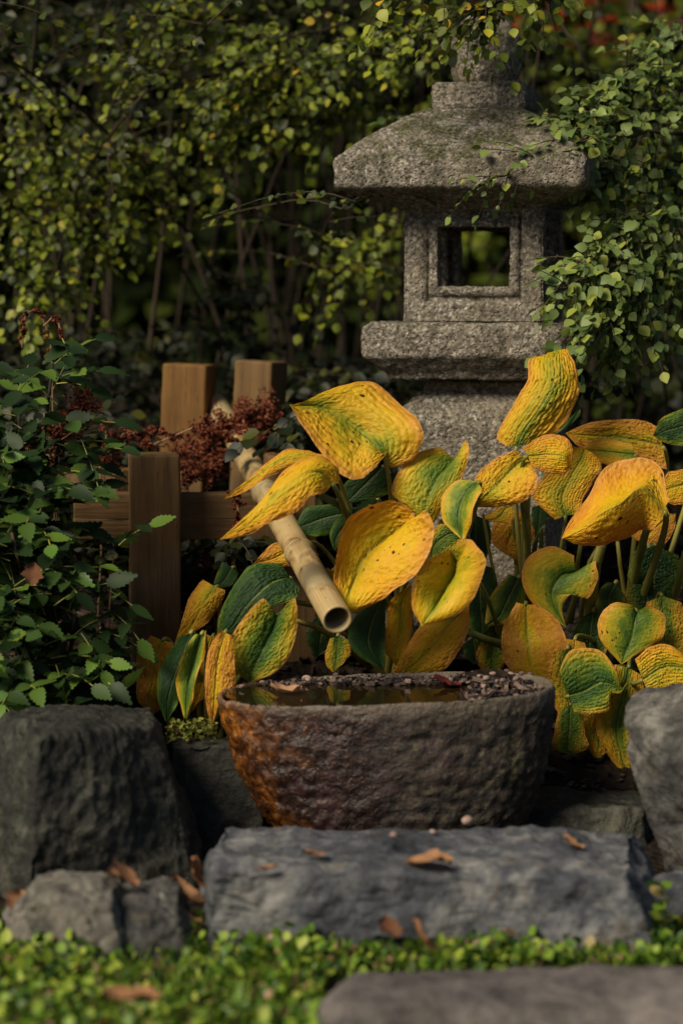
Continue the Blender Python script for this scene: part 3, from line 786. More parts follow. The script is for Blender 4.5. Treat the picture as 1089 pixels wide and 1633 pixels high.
# ---- clump behind the basin (crop 4)
hosta_leaf(h2, 4, 4.18, [(662, 380, 640, 388, 668, 440, 1, 0, 2), (600, 448, 600, 340, 762, 400, -4, 1, 2), (515, 482, 560, 305, 792, 292, -6, 4, 1), (420, 400, 485, 250, 690, 182, -5, 4, 6), (345, 300, 395, 210, 590, 112, -3, 3, 9), (296, 206, 297, 207, 440, 152, -2, 0, 6), (296, 206, -1)], .34, .35, cup=.08, wave=.8)
hosta_leaf(h2, 4, 4.03, [(478, 500, 450, 500, 415, 535, 3, 2, 0), (470, 430, 400, 455, 365, 552, 4, 0, -3), (395, 400, 330, 475, 310, 606, 3, -2, -4), (285, 440, 225, 560, 218, 645, 1, -3, -4), (175, 565, 130, 635, 135, 692, -1, -3, -3), (24, 712, -4)], .18, .25, cup=.12, stemr=.007)
hosta_leaf(h2, 4, 4.13, [(415, 390, 425, 410, 430, 440, 2, 2, 0), (335, 368, 325, 395, 310, 440, 3, 1, 0), (250, 392, 230, 425, 215, 472, 2, 0, -1), (160, 455, 150, 485, 145, 520, 0, -1, -2), (35, 562, -3)], .22, .45, cup=.1)
hosta_leaf(h2, 4, 4.06, [(742, 650, 715, 705, 762, 640, 1, 6, 0), (748, 598, 675, 712, 802, 600, 3, 6, -2), (650, 562, 612, 740, 826, 705, 3, 5, -3), (512, 625, 565, 790, 778, 830, 1, 4, -3), (470, 770, 530, 870, 690, 900, 0, 3, -2), (455, 895, 505, 950, 600, 962, 1, 0, 0), (520, 992, 0)], .2, .2, cup=(-.16, .10), stemr=.007)
hosta_leaf(h2, 4, 4.20, [(912, 400, 918, 428, 955, 335, 4, 3, 0), (840, 366, 880, 445, 962, 385, 3, 2, -1), (735, 410, 840, 495, 935, 490, 1, 0, 0), (670, 530, 808, 575, 872, 575, 0, -1, 0), (735, 590, 800, 630, 840, 640, 0, -1, 0), (815, 672, 0)], .48, .1)
hosta_leaf(h2, 4, 4.14, [(985, 488, 1000, 495, 1010, 515, 2, 1, -1), (920, 490, 965, 520, 1002, 545, 4, 2, -1), (868, 540, 935, 575, 988, 580, 4, 2, -1), (858, 612, 925, 640, 976, 640, 3, 1, -1), (880, 660, 935, 690, 955, 690, 2, 1, 0), (940, 715, 0)], .56, .1)
hosta_leaf(h2, 4, 4.20, [(920, 665, 950, 690, 950, 715), (860, 652, 890, 690, 910, 745), (822, 700, 835, 730, 870, 775), (818, 788)], .6, .1)
hosta_leaf(h2, 4, 4.04, [(885, 745, 900, 762, 922, 712, 1, 4, -1), (860, 765, 925, 815, 985, 718, 0, 6, -2), (795, 800, 915, 880, 1030, 780, -1, 6, -3), (755, 875, 865, 930, 1005, 880, -1, 4, -2), (750, 965, 820, 990, 935, 985, 0, 0, -1), (785, 1038, 0)], .42, .15, cup=(.1, .3), stemr=.007)
hosta_leaf(h2, 4, 4.17, [(715, 900, 735, 893, 748, 893), (665, 950, 712, 950, 752, 935), (652, 1050, 705, 1045, 752, 1025), (648, 1130, 692, 1125, 735, 1110), (688, 1188)], .25, .2)
hosta_leaf(h2, 4, 4.21, [(900, 1010, 940, 980, 968, 950), (790, 1030, 870, 1060, 962, 1050, 2, 0, -1), (725, 1120, 810, 1130, 915, 1150, 2, 0, -1), (680, 1190, 750, 1190, 850, 1215), (690, 1240)], .15, .5)
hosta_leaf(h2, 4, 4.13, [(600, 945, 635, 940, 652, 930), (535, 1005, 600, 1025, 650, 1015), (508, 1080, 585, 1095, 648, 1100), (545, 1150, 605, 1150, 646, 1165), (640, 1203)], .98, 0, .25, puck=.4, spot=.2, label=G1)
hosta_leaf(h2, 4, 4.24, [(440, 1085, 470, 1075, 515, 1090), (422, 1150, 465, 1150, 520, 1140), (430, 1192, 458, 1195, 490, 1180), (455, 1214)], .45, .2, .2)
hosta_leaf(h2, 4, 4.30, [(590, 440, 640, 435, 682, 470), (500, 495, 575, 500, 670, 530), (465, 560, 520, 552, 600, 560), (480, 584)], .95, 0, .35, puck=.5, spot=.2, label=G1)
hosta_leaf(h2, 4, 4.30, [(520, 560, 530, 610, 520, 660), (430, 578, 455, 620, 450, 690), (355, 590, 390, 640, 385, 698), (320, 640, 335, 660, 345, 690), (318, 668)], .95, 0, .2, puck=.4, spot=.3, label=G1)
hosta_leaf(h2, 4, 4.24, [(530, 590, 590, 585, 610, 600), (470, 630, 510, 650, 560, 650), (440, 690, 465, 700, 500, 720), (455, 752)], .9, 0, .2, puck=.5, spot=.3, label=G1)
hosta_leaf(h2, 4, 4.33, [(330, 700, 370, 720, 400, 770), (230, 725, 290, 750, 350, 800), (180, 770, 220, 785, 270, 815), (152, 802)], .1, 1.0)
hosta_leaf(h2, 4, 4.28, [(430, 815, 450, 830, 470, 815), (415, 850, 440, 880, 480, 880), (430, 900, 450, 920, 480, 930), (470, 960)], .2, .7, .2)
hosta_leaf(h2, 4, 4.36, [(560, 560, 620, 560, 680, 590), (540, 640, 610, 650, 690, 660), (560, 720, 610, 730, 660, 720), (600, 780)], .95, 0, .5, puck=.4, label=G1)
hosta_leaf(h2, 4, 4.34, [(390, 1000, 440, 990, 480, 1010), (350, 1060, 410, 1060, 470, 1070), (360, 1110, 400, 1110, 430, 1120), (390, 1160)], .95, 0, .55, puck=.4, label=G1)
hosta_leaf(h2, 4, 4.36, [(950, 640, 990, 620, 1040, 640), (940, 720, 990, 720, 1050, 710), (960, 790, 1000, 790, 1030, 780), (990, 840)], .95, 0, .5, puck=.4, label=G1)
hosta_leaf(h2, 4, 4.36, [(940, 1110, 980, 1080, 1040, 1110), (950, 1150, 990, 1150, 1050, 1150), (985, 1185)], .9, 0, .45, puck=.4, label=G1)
stalk(h2, [(512, 790, 4.05), (540, 805, 4.12), (580, 850, 4.25), (620, 960, 4.36), (640, 1060, 4.42)], .0075)
stalk(h2, [(738, 1004, 4.28), (770, 1018, 4.3), (800, 1028, 4.33), (820, 1045, 4.4)], .008)
stalk(h2, [(760, 920, 4.14), (780, 960, 4.25), (795, 1010, 4.36), (800, 1070, 4.42)], .0045)
stalk(h2, [(770, 820, 4.3), (778, 870, 4.32), (790, 930, 4.36), (800, 1060, 4.44)], .0035)
stalk(h2, [(470, 960, 4.2), (500, 965, 4.28), (540, 990, 4.36), (600, 1060, 4.42)], .006)
stalk(h2, [(470, 990, 4.2), (500, 998, 4.28), (540, 1020, 4.36), (590, 1065, 4.42)], .006)
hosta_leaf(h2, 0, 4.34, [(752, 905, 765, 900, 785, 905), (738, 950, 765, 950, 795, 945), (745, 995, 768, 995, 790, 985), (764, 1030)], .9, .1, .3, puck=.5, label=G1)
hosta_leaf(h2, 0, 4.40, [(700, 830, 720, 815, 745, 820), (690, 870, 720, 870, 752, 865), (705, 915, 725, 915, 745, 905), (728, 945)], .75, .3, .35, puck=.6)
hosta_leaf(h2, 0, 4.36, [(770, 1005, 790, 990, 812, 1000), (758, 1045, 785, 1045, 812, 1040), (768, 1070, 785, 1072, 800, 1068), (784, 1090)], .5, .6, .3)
# ---- left clump
hosta_leaf(h1, 4, 4.20, [(255, 800, 288, 855, 322, 890, 2, 2, 0), (140, 812, 215, 880, 312, 935, 2, 0, -1), (70, 895, 130, 960, 230, 965, 1, -1, -1), (28, 990, 70, 1040, 150, 1030, 0, -1, -1), (12, 1110, 0)], .9, 0, .15, spot=.4, label=G1, puck=1.3)
hosta_leaf(h1, 3, 4.08, [(985, 1100, 1003, 1142, 1040, 1090, -1, 1, -1), (945, 1078, 990, 1185, 1072, 1082, -1, 1, -1), (882, 1150, 965, 1235, 1076, 1180, -1, 1, 0), (822, 1235, 938, 1295, 1042, 1295, -1, 0, 0), (792, 1292, 912, 1345, 985, 1350, -1, 0, 0), (905, 1382, 0)], .60, .15, puck=1.3)
hosta_leaf(h1, 3, 4.04, [(800, 1185, 815, 1200, 840, 1210), (755, 1265, 790, 1290, 850, 1320), (742, 1370, 780, 1385, 850, 1390), (748, 1470, 775, 1465, 800, 1440), (768, 1545)], .08, .95)
hosta_leaf(h1, 3, 4.26, [(735, 1008, 780, 1035, 815, 1045, 1, 0, 0), (690, 1060, 740, 1090, 805, 1085, 1, -1, 0), (662, 1145, 700, 1165, 760, 1155), (645, 1200, 665, 1210, 700, 1200), (632, 1240)], .15, .5)
hosta_leaf(h1, 3, 4.18, [(548, 1210, 590, 1228, 628, 1235), (500, 1270, 560, 1310, 622, 1310), (495, 1380, 550, 1392, 600, 1400), (500, 1450, 540, 1455, 585, 1470), (555, 1495)], .08, .95, .1)
hosta_leaf(h1, 3, 4.10, [(650, 1218, 690, 1202, 700, 1203), (592, 1305, 645, 1320, 665, 1320, 2, 0, -1), (568, 1410, 612, 1425, 648, 1440), (585, 1490, 605, 1490, 625, 1490), (606, 1528)], .95, 0, .1, puck=.4, spot=.5, label=G1)
hosta_leaf(h1, 3, 4.06, [(705, 1205, 730, 1205, 747, 1190), (655, 1290, 700, 1310, 738, 1275, -1, 1, 0), (636, 1385, 680, 1405, 708, 1380), (655, 1465, 674, 1475, 695, 1465), (672, 1532)], .62, .1, puck=.4)
hosta_leaf(h1, 3, 4.22, [(745, 1205, 770, 1215, 790, 1205), (715, 1320, 745, 1330, 775, 1330), (700, 1430, 715, 1430, 745, 1430), (690, 1492)], .2, .8, .15)
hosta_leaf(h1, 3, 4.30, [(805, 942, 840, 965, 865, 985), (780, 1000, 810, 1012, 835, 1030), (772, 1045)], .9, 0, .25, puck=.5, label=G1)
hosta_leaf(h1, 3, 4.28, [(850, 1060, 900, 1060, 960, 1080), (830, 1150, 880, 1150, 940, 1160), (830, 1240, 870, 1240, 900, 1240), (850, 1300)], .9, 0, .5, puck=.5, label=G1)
# ---- clump by the lantern (crop 5)
hosta_leaf(h3, 5, 4.30, [(200, 388, 235, 390, 290, 378, 1, 0, 0), (162, 352, 265, 325, 382, 330, 2, -1, 1), (218, 238, 330, 235, 448, 230, 1, -2, 1), (273, 152, 370, 150, 464, 165, 1, -1, 2), (279, 82, 370, 75, 445, 98, 3, 2, 3), (340, 56, 378, 46, 418, 40, 6, 5, 5)], .36, .35, cup=.09)
hosta_leaf(h3, 5, 4.20, [(232, 403, 262, 430, 290, 450, 2, 2, 0), (155, 436, 205, 485, 312, 520, 2, 2, -1), (92, 490, 150, 545, 262, 588, 1, 0, -1), (80, 555, 110, 580, 180, 607), (94, 610)], .25, .35, puck=1.5)
hosta_leaf(h3, 5, 4.19, [(255, 395, 275, 425, 290, 465), (335, 348, 340, 420, 335, 485, 1, 0, 0), (405, 355, 400, 425, 395, 492, 1, -1, 0), (437, 395, 425, 440, 420, 480), (432, 470)], .15, .5, puck=1.3)
hosta_leaf(h3, 5, 4.36, [(372, 655, 410, 640, 472, 630), (290, 572, 400, 575, 478, 580), (325, 505, 430, 500, 522, 505), (390, 440, 465, 440, 542, 462), (440, 390, 480, 398, 520, 420)], .33, .35, .05)
hosta_leaf(h3, 5, 4.28, [(440, 790, 447, 850, 522, 802, 0, 2, -1), (365, 752, 400, 858, 527, 872, 0, 1, -1), (278, 785, 370, 900, 492, 940), (253, 870, 365, 940, 440, 915), (300, 968, 385, 992, 402, 975), (414, 1046)], .55, .25, puck=.5, wave=1.5, dark=.12)
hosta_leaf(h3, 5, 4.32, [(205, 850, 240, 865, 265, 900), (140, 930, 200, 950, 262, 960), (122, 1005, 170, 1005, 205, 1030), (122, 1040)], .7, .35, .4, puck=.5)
hosta_leaf(h3, 5, 4.25, [(235, 955, 268, 962, 312, 962), (185, 1040, 272, 1050, 390, 1030, 0, 1, 0), (182, 1130, 280, 1125, 417, 1125), (210, 1198, 290, 1190, 408, 1195), (280, 1235, 335, 1238, 390, 1240)], .12, .8, .12, puck=.8)
hosta_leaf(h3, 5, 4.42, [(230, 615, 265, 640, 298, 660), (160, 655, 220, 700, 296, 720), (148, 740, 200, 760, 255, 790), (240, 808)], .15, .9, .35)
hosta_leaf(h3, 5, 4.38, [(160, 615, 200, 605, 240, 612), (120, 645, 165, 650, 205, 665), (112, 655)], .3, .3)
hosta_leaf(h3, 5, 4.44, [(440, 275, 400, 305, 360, 330), (462, 280, 420, 320, 370, 348), (465, 248)], .95, 0, .1, puck=.3, label=G1)
hosta_leaf(h3, 5, 4.42, [(290, 610, 320, 600, 350, 620), (285, 660, 315, 660, 350, 650), (300, 720)], .95, 0, .45, puck=.3, label=G1)
stalk(h3, [(836, 795, 4.25), (838, 830, 4.33), (838, 880, 4.4), (846, 1060, 4.45)], .0095)
stalk(h3, [(926, 865, 4.32), (920, 900, 4.37), (915, 960, 4.42), (900, 1050, 4.46)], .005)
# ---- right clump
hosta_leaf(h4, 5, 4.44, [(745, 320, 762, 390, 776, 472), (690, 296, 690, 370, 690, 455), (600, 292, 585, 355, 560, 445), (500, 304, 490, 350, 470, 400), (410, 342)], .22, .8, .12, puck=1.3)
hosta_leaf(h4, 5, 4.40, [(650, 380, 660, 420, 665, 462), (545, 362, 565, 410, 580, 460), (495, 375, 505, 405, 520, 440), (480, 402)], .35, .4, .1)
hosta_leaf(h4, 5, 4.16, [(776, 580, 770, 625, 735, 690, 2, 2, 1), (758, 462, 690, 540, 692, 695, 6, 0, 3), (650, 436, 612, 592, 612, 728, 8, -4, 2), (548, 468, 545, 628, 540, 743, 7, -4, 1), (475, 585, 482, 672, 470, 750, 4, -2, 0), (397, 724, 0)], .12, .4, cup=(-.22, .16), puck=1.2, stemr=.008)
hosta_leaf(h4, 5, 4.40, [(770, 600, 790, 640, 810, 630), (700, 660, 740, 680, 806, 680), (645, 710, 700, 720, 770, 740), (700, 745)], .1, .9, .25)
hosta_leaf(h4, 5, 4.34, [(880, 455, 900, 520, 890, 600), (820, 475, 830, 530, 840, 598), (775, 490, 780, 545, 790, 598), (758, 560)], .2, .4)
hosta_leaf(h4, 5, 4.40, [(905, 225, 915, 290, 905, 370), (830, 255, 840, 315, 850, 385), (755, 290, 770, 335, 785, 382), (726, 352)], .8, .4, .1)
hosta_leaf(h4, 5, 4.24, [(655, 962, 667, 990, 705, 965, -1, 1, -1), (590, 955, 660, 1035, 768, 998), (535, 1000, 652, 1085, 762, 1080), (535, 1085, 630, 1135, 705, 1120), (612, 1178)], .56, .25, puck=.7)
hosta_leaf(h4, 5, 4.36, [(640, 885, 700, 890, 760, 920), (620, 950, 710, 960, 805, 970), (640, 1020, 720, 1020, 820, 1020), (730, 1080)], .7, .3, .4)
hosta_leaf(h4, 5, 4.36, [(560, 880, 590, 885, 628, 930), (530, 920, 570, 930, 620, 960), (515, 1000, 560, 1000, 600, 990), (520, 1060)], .72, .4, .45, puck=.4)
hosta_leaf(h4, 5, 4.14, [(388, 1200, 425, 1292, 440, 1350, 0, 1, 0), (432, 1128, 480, 1275, 500, 1358, 0, 1, 0), (530, 1125, 540, 1245, 568, 1345, 1, 0, 0), (592, 1195, 585, 1255, 572, 1290), (612, 1262, 612, 1268, 610, 1280), (636, 1243)], .62, .2, puck=1.3)
hosta_leaf(h4, 5, 4.17, [(388, 1335, 430, 1325, 475, 1335), (370, 1420, 425, 1420, 480, 1420), (366, 1480, 420, 1490, 492, 1480), (430, 1506)], .58, .5, .1)
hosta_leaf(h4, 5, 4.19, [(590, 1180, 640, 1190, 682, 1215), (560, 1290, 620, 1300, 700, 1300), (513, 1370, 600, 1400, 700, 1420), (540, 1465, 610, 1490, 690, 1530), (592, 1545, 630, 1560, 670, 1585), (650, 1595)], .42, .45, .08)
hosta_leaf(h4, 5, 4.12, [(662, 1160, 690, 1235, 715, 1300), (720, 1112, 765, 1190, 800, 1290), (805, 1118, 850, 1195, 870, 1275), (920, 1235)], .28, .25)
hosta_leaf(h4, 5, 4.30, [(830, 1030, 860, 1060, 880, 1100), (790, 1040, 810, 1075, 840, 1110), (775, 1090)], .5, .5, .35)
hosta_leaf(h4, 5, 4.24, [(412, 1085, 445, 1090, 480, 1100), (405, 1130, 440, 1130, 482, 1125), (430, 1160)], .1, .8)
hosta_leaf(h4, 5, 4.22, [(495, 1370, 520, 1380, 545, 1400), (490, 1440, 515, 1440, 545, 1440), (535, 1515)], .95, 0, .4, puck=.3, label=G1)
hosta_leaf(h4, 0, 4.22, [(880, 1040, 905, 1035, 935, 1045), (872, 1085, 908, 1090, 945, 1085, 0, 1, 0), (885, 1130, 915, 1135, 945, 1125), (918, 1165)], .45, .4, .08)
hosta_leaf(h4, 0, 4.20, [(925, 1095, 960, 1080, 990, 1090), (918, 1140, 955, 1140, 995, 1140, 0, 1, 0), (930, 1180, 955, 1185, 985, 1180), (950, 1215)], .3, .55, .05)
hosta_leaf(h4, 0, 4.28, [(1030, 960, 1055, 950, 1085, 960), (1025, 1005, 1060, 1005, 1098, 1000), (1035, 1045, 1062, 1050, 1092, 1040), (1060, 1078)], .4, .5, .15)
hosta_leaf(h4, 0, 4.34, [(925, 985, 945, 975, 965, 985), (912, 1020, 940, 1025, 968, 1018), (922, 1050, 942, 1055, 962, 1048), (938, 1075)], .75, .3, .3)
hosta_leaf(h4, 0, 4.38, [(1010, 880, 1045, 870, 1080, 885), (1000, 920, 1042, 925, 1090, 920), (1015, 955, 1045, 960, 1078, 955), (1040, 985)], .8, .2, .35)
for pts, r in [([(960, 868, 4.24), (950, 900, 4.3), (942, 960, 4.38), (935, 1050, 4.46)], .0105), ([(1030, 846, 4.22), (1020, 880, 4.3), (1008, 935, 4.4), (1000, 1010, 4.48)], .009),
               ([(1034, 866, 4.4), (1038, 900, 4.42), (1040, 935, 4.45), (1030, 1010, 4.48)], .006), ([(984, 864, 4.42), (988, 900, 4.44), (995, 945, 4.46), (1000, 1010, 4.5)], .0045),
               ([(1092, 880, 4.3), (1080, 930, 4.36), (1068, 980, 4.42), (1040, 1040, 4.5)], .008), ([(1085, 910, 4.4), (1068, 930, 4.42), (1058, 965, 4.44), (1050, 1010, 4.5)], .004),
               ([(955, 868, 4.42), (940, 895, 4.42), (930, 930, 4.44), (925, 1000, 4.48)], .0045)]:
    stalk(h4, pts, r)

# ================================================================== small leaves, shrubs
def leaf_template(kind, seed=0):
    r = random.Random(seed); V, F = [], []
    if kind == 'ovate':
        prof = [(0, .02), (.14, .25), (.36, .42), (.62, .36), (.84, .18), (1, .0)]
    elif kind == 'round':
        prof = [(0, .03), (.15, .36), (.42, .5), (.7, .42), (.9, .2), (1, .0)]
    elif kind == 'spiny':
        prof = []
        n = 7
        for i in range(n):
            t = i / n; w = .29 * math.sin(math.pi * min(1, (t + .07)) ** .72) ** .8
            prof.append((t, max(.03, w * r.uniform(.90, .97)))); prof.append((t + .72 / n, w * r.uniform(1.0, 1.08)))
        prof.append((1, 0))
    fold, curl, tw = r.uniform(.1, .35), r.uniform(-.35, .1), r.uniform(-.3, .3)
    for t, w in prof:
        z = curl * t * t; a = tw * t
        for sgn in (-1, 0, 1):
            x = sgn * w; zz = z + abs(x) * fold + (x * a)
            V.append(Vector((x, t, zz)))
    for i in range(len(prof) - 1):
        for k in range(2):
            F.append((i * 3 + k, i * 3 + k + 1, i * 3 + 4 + k, i * 3 + 3 + k))
    return V, F
TEMPL = {k: [leaf_template(k, s) for s in range(5)] for k in ('ovate', 'round', 'spiny')}
_lm = {}
def leaf_mesh(kind, v, mat):
    key = (kind, v, mat.name)
    if key not in _lm: _lm[key] = mesh('leaf', *TEMPL[kind][v], mat)
    return _lm[key]
def frame_m(pos, d, n, s):
    d = d.normalized(); x = d.cross(n); x = x.normalized() if x.length > 1e-5 else d.orthogonal().normalized(); z = x.cross(d)
    return Matrix.Translation(pos) @ (Matrix((x, d, z)).transposed() * s).to_4x4()
def joined_leaves(name, items, kind, mat, parent, stuff=True, label=None):
    """items: list of 4x4 ; one mesh"""
    if not items: return None
    groups = [[] for _ in TEMPL[kind]]
    for i, m in enumerate(items): groups[i % len(groups)].append(m)
    VV, FF, base = [], [], 0
    pl = np.array(parent.location) if parent else np.zeros(3)
    for g, (V, F) in zip(groups, TEMPL[kind]):
        if not g: continue
        Mx = np.array([[list(r) for r in m] for m in g]); v = np.array([list(p) for p in V])
        W_ = np.einsum('nij,vj->nvi', Mx[:, :3, :3], v) + Mx[:, None, :3, 3] - pl
        n, k = len(g), len(V)
        f = np.array(F)[None] + (np.arange(n) * k)[:, None, None] + base
        VV.append(W_.reshape(-1, 3)); FF.append(f.reshape(-1, 4)); base += n * k
    V = np.vstack(VV).astype(np.float32); F = np.vstack(FF).astype(np.int32)
    me = bpy.data.meshes.new(name); me.vertices.add(len(V)); me.vertices.foreach_set('co', V.ravel())
    me.loops.add(F.size); me.loops.foreach_set('vertex_index', F.ravel()); me.polygons.add(len(F))
    me.polygons.foreach_set('loop_start', np.arange(len(F), dtype=np.int32) * 4)
    me.materials.append(mat); me.update(calc_edges=True); me.validate()
    me.polygons.foreach_set('use_smooth', [True] * len(me.polygons))
    o = link(name, me, parent)
    if stuff: o['kind'] = 'stuff'
    if label: o['label'] = label
    return o
def place_leaves(parent, items, kind, mat, limit=300, stuffname='foliage', alt=None):
    """nearest `limit` leaves in view become parts of their own, the rest one stuff part"""
    def key(m):
        p = m.translation; x, y = proj(p)
        inside = -20 < x < 1110 and -20 < y < 1650
        return (0 if inside else 1, p.y)
    items = sorted(items, key=key)
    par, rest = items[:limit], items[limit:]
    inv = Matrix.Translation(-Vector(parent.location))
    for i, m in enumerate(par):
        mm = mat if not alt or i % alt[1] else alt[0]
        o = link('leaf', leaf_mesh(kind, i % 5, mm), parent); o.matrix_local = inv @ m
    joined_leaves(stuffname, rest, kind, mat, parent)
def rv(s=1.0): return Vector((rng.uniform(-s, s), rng.uniform(-s, s), rng.uniform(-s, s)))
UPV = Vector((0, 0, 1))
def spray(items, path, size, gap, side=.75, n_dir=None, jitter=.35, both=True, start=.0):
    """leaves alternately along a path"""
    pts = [Vector(p) for p in path]; acc = 0; k = rng.randint(0, 1); total = sum((b_ - a_).length for a_, b_ in zip(pts, pts[1:])); done = 0
    for a_, b_ in zip(pts, pts[1:]):
        sl_ = (b_ - a_).length; t_ = (b_ - a_).normalized()
        while acc < sl_:
            if (done + acc) / total >= start:
                p = a_ + t_ * acc; sd = t_.cross(UPV)
                if sd.length < .1: sd = Vector((1, 0, 0))
                sd.normalize(); k ^= 1
                d = t_ * .55 + sd * (side if k else -side) + rv(jitter) + Vector((0, 0, -.35))
                n = (UPV * .55 + Vector((-.3, -.75, 0)) + rv(.5))
                items.append(frame_m(p + rv(size * .15), d, n, size * rng.uniform(.45, 1.25)))
            acc += gap * rng.uniform(.6, 1.4)
        acc -= sl_; done += sl_
    items.append(frame_m(pts[-1], pts[-1] - pts[-2], UPV * .6 + rv(.5), size))
def grow(p, d, n, seg, bend, wob=.12):
    pts = [Vector(p)]; d = Vector(d).normalized()
    for i in range(n):
        d = (d + Vector(bend) * (1 / n) * (1 + i / n) + rv(wob)).normalized(); pts.append(pts[-1] + d * seg)
    return pts
def shrub(name, label, base, n_st, H, lean, leaf, size, gap, mat, limit, group=None, twigs=3, leafstart=.4, spread=.12, kind='ovate', branches=(), stemr=.006, cat='shrub', alt=None, droop=.5, twl=.3, towards=(0, -.5, 0)):
    t_ = thing(name, label, cat, base, group); items = []; bitems = []
    base = Vector(base)
    for i in range(n_st):
        a = rng.uniform(0, 2 * math.pi); d = Vector((math.cos(a) * lean, math.sin(a) * lean, 1)) + Vector(towards) * .3
        p0 = base + Vector((rng.uniform(-spread, spread), rng.uniform(-spread, spread), -.03))
        h = H * rng.uniform(.75, 1.1); n = 16
        out = Vector((math.cos(a), math.sin(a), 0)) * lean * .8 + Vector(towards) * .45
        pts = grow(p0, d, n, h / n * 1.12, out * 1.0 + Vector((0, 0, -droop)), .07)
        mb = MB(); r0 = stemr * rng.uniform(.6, 1.2)
        mb.tube(pts, [r0 * (1 - .8 * k / n) + .0008 for k in range(n + 1)], 5)
        for k in range(int(n * leafstart), n + 1):
            for _ in range(twigs if rng.random() < .8 else 1):
                aa = rng.uniform(0, 2 * math.pi)
                tp = grow(pts[k], Vector((math.cos(aa), math.sin(aa), .35)) + Vector(towards) * .5, 6, twl * rng.uniform(.5, 1.2) / 6, (0, 0, -.5), .16)
                mb.tube(tp, [.0022 * (1 - .7 * q / 6) for q in range(7)], 3, False)
                spray(items, tp, size, gap)
        link('stem', mb.mesh('stem', BARK, origin=base), t_)
    for br in branches:
        pts = [at(*q) for q in br[0]]; g_, s_ = br[1], (br[2] if len(br) > 2 else size)
        # refine
        P = np.array([list(p) for p in pts]); fine = [Vector(q) for q in cat_rom(P, np.linspace(0, 1, 6 * (len(pts) - 1) + 1))]
        fine = [p + rv(.006) for p in fine]
        mb = MB(); m = len(fine); mb.tube(fine, [.0048 * (1 - .75 * k / m) for k in range(m)], 5)
        for k in range(int(m * (br[3] if len(br) > 3 else .25)), m):
            for _ in range(g_):
                dd = (fine[min(k + 1, m - 1)] - fine[max(k - 1, 0)]).normalized()
                tp = grow(fine[k], dd * .7 + rv(.8), 5, twl * .6 * rng.uniform(.4, 1.1) / 5, (0, 0, -.35), .15)
                mb.tube(tp, [.0018 * (1 - .6 * q / 5) for q in range(6)], 3, False)
                spray(bitems, tp, s_, gap)
        link('stem', mb.mesh('stem', BARK, origin=base), t_)
    if bitems: place_leaves(t_, bitems, kind, SUNLIT_COPY.get(mat.name, mat), limit - 80, alt=alt); limit = 80
    place_leaves(t_, items, kind, mat, limit, alt=alt)
    return t_
def gp(x, y): return Vector((x, y, gz(y)))
SG = 'shrubs behind the garden lantern'
# left thicket
shrub('shrub', 'leafy arching shrub with yellow green sprays filling the upper left', gp(-.80, 5.75), 8, 1.7, .32, 'ovate', .022, .026, SHRUB, 300, SG, 2, .58,
      branches=[([(-40, 120, 5.4), (40, 190, 5.35), (110, 330, 5.3)], 4, .024), ([(-30, 280, 5.3), (30, 350, 5.25), (70, 450, 5.2)], 4, .024), ([(-30, 380, 5.2), (20, 430, 5.2), (45, 490, 5.15)], 2, .024), ([(-20, 20, 5.5), (60, 140, 5.4), (170, 240, 5.3), (215, 300, 5.3)], 4, .023), ([(20, 250, 5.4), (90, 300, 5.3), (140, 370, 5.3)], 4, .023)])
shrub('shrub', 'leafy shrub with bright sprays and bare arching stems left of the lantern', gp(-.18, 5.85), 8, 1.75, .30, 'ovate', .022, .026, SHRUB, 300, SG, 2, .62, alt=(YELLOWL, 40),
      branches=[([(560, 30, 5.4), (450, 60, 5.3), (330, 30, 5.3), (260, 10, 5.3)], 4, .023), ([(620, 90, 5.3), (500, 90, 5.2), (400, 120, 5.2), (330, 180, 5.2)], 4, .023), ([(560, 380, 5.5), (460, 350, 5.4), (320, 340, 5.3), (215, 355, 5.3)], 1, .022, .55), ([(540, 390, 5.5), (430, 340, 5.4), (330, 290, 5.3), (230, 240, 5.3)], 2, .022, .6), ([(600, 150, 5.4), (480, 170, 5.3), (390, 230, 5.25)], 4, .023), ([(520, 20, 5.4), (380, 130, 5.3), (270, 110, 5.3), (200, 90, 5.3)], 2, .022)])
shrub('shrub', 'shrub with a clump of bright yellow leaves near the lantern finial', gp(.12, 6.0), 7, 1.8, .28, 'ovate', .022, .028, SHRUB, 220, SG, 2, .64, alt=(YELLOWL, 14),
      branches=[([(690, 20, 5.5), (600, 60, 5.4), (520, 110, 5.3), (440, 150, 5.25)], 4, .026), ([(680, 90, 5.5), (610, 120, 5.4), (540, 190, 5.35)], 4, .023), ([(640, 380, 5.4), (590, 390, 5.3), (520, 420, 5.3)], 2, .026), ([(640, 330, 5.4), (600, 370, 5.4), (560, 440, 5.3)], 2, .026), ([(720, 10, 5.0), (680, 40, 4.95), (640, 60, 4.95)], 4, .023), ([(960, -70, 4.8), (880, -30, 4.65), (810, 0, 4.55), (760, 15, 4.5)], 3, .024, .3), ([(900, -110, 4.7), (800, -70, 4.55), (700, -45, 4.45), (620, -40, 4.4)], 3, .024, .2)])
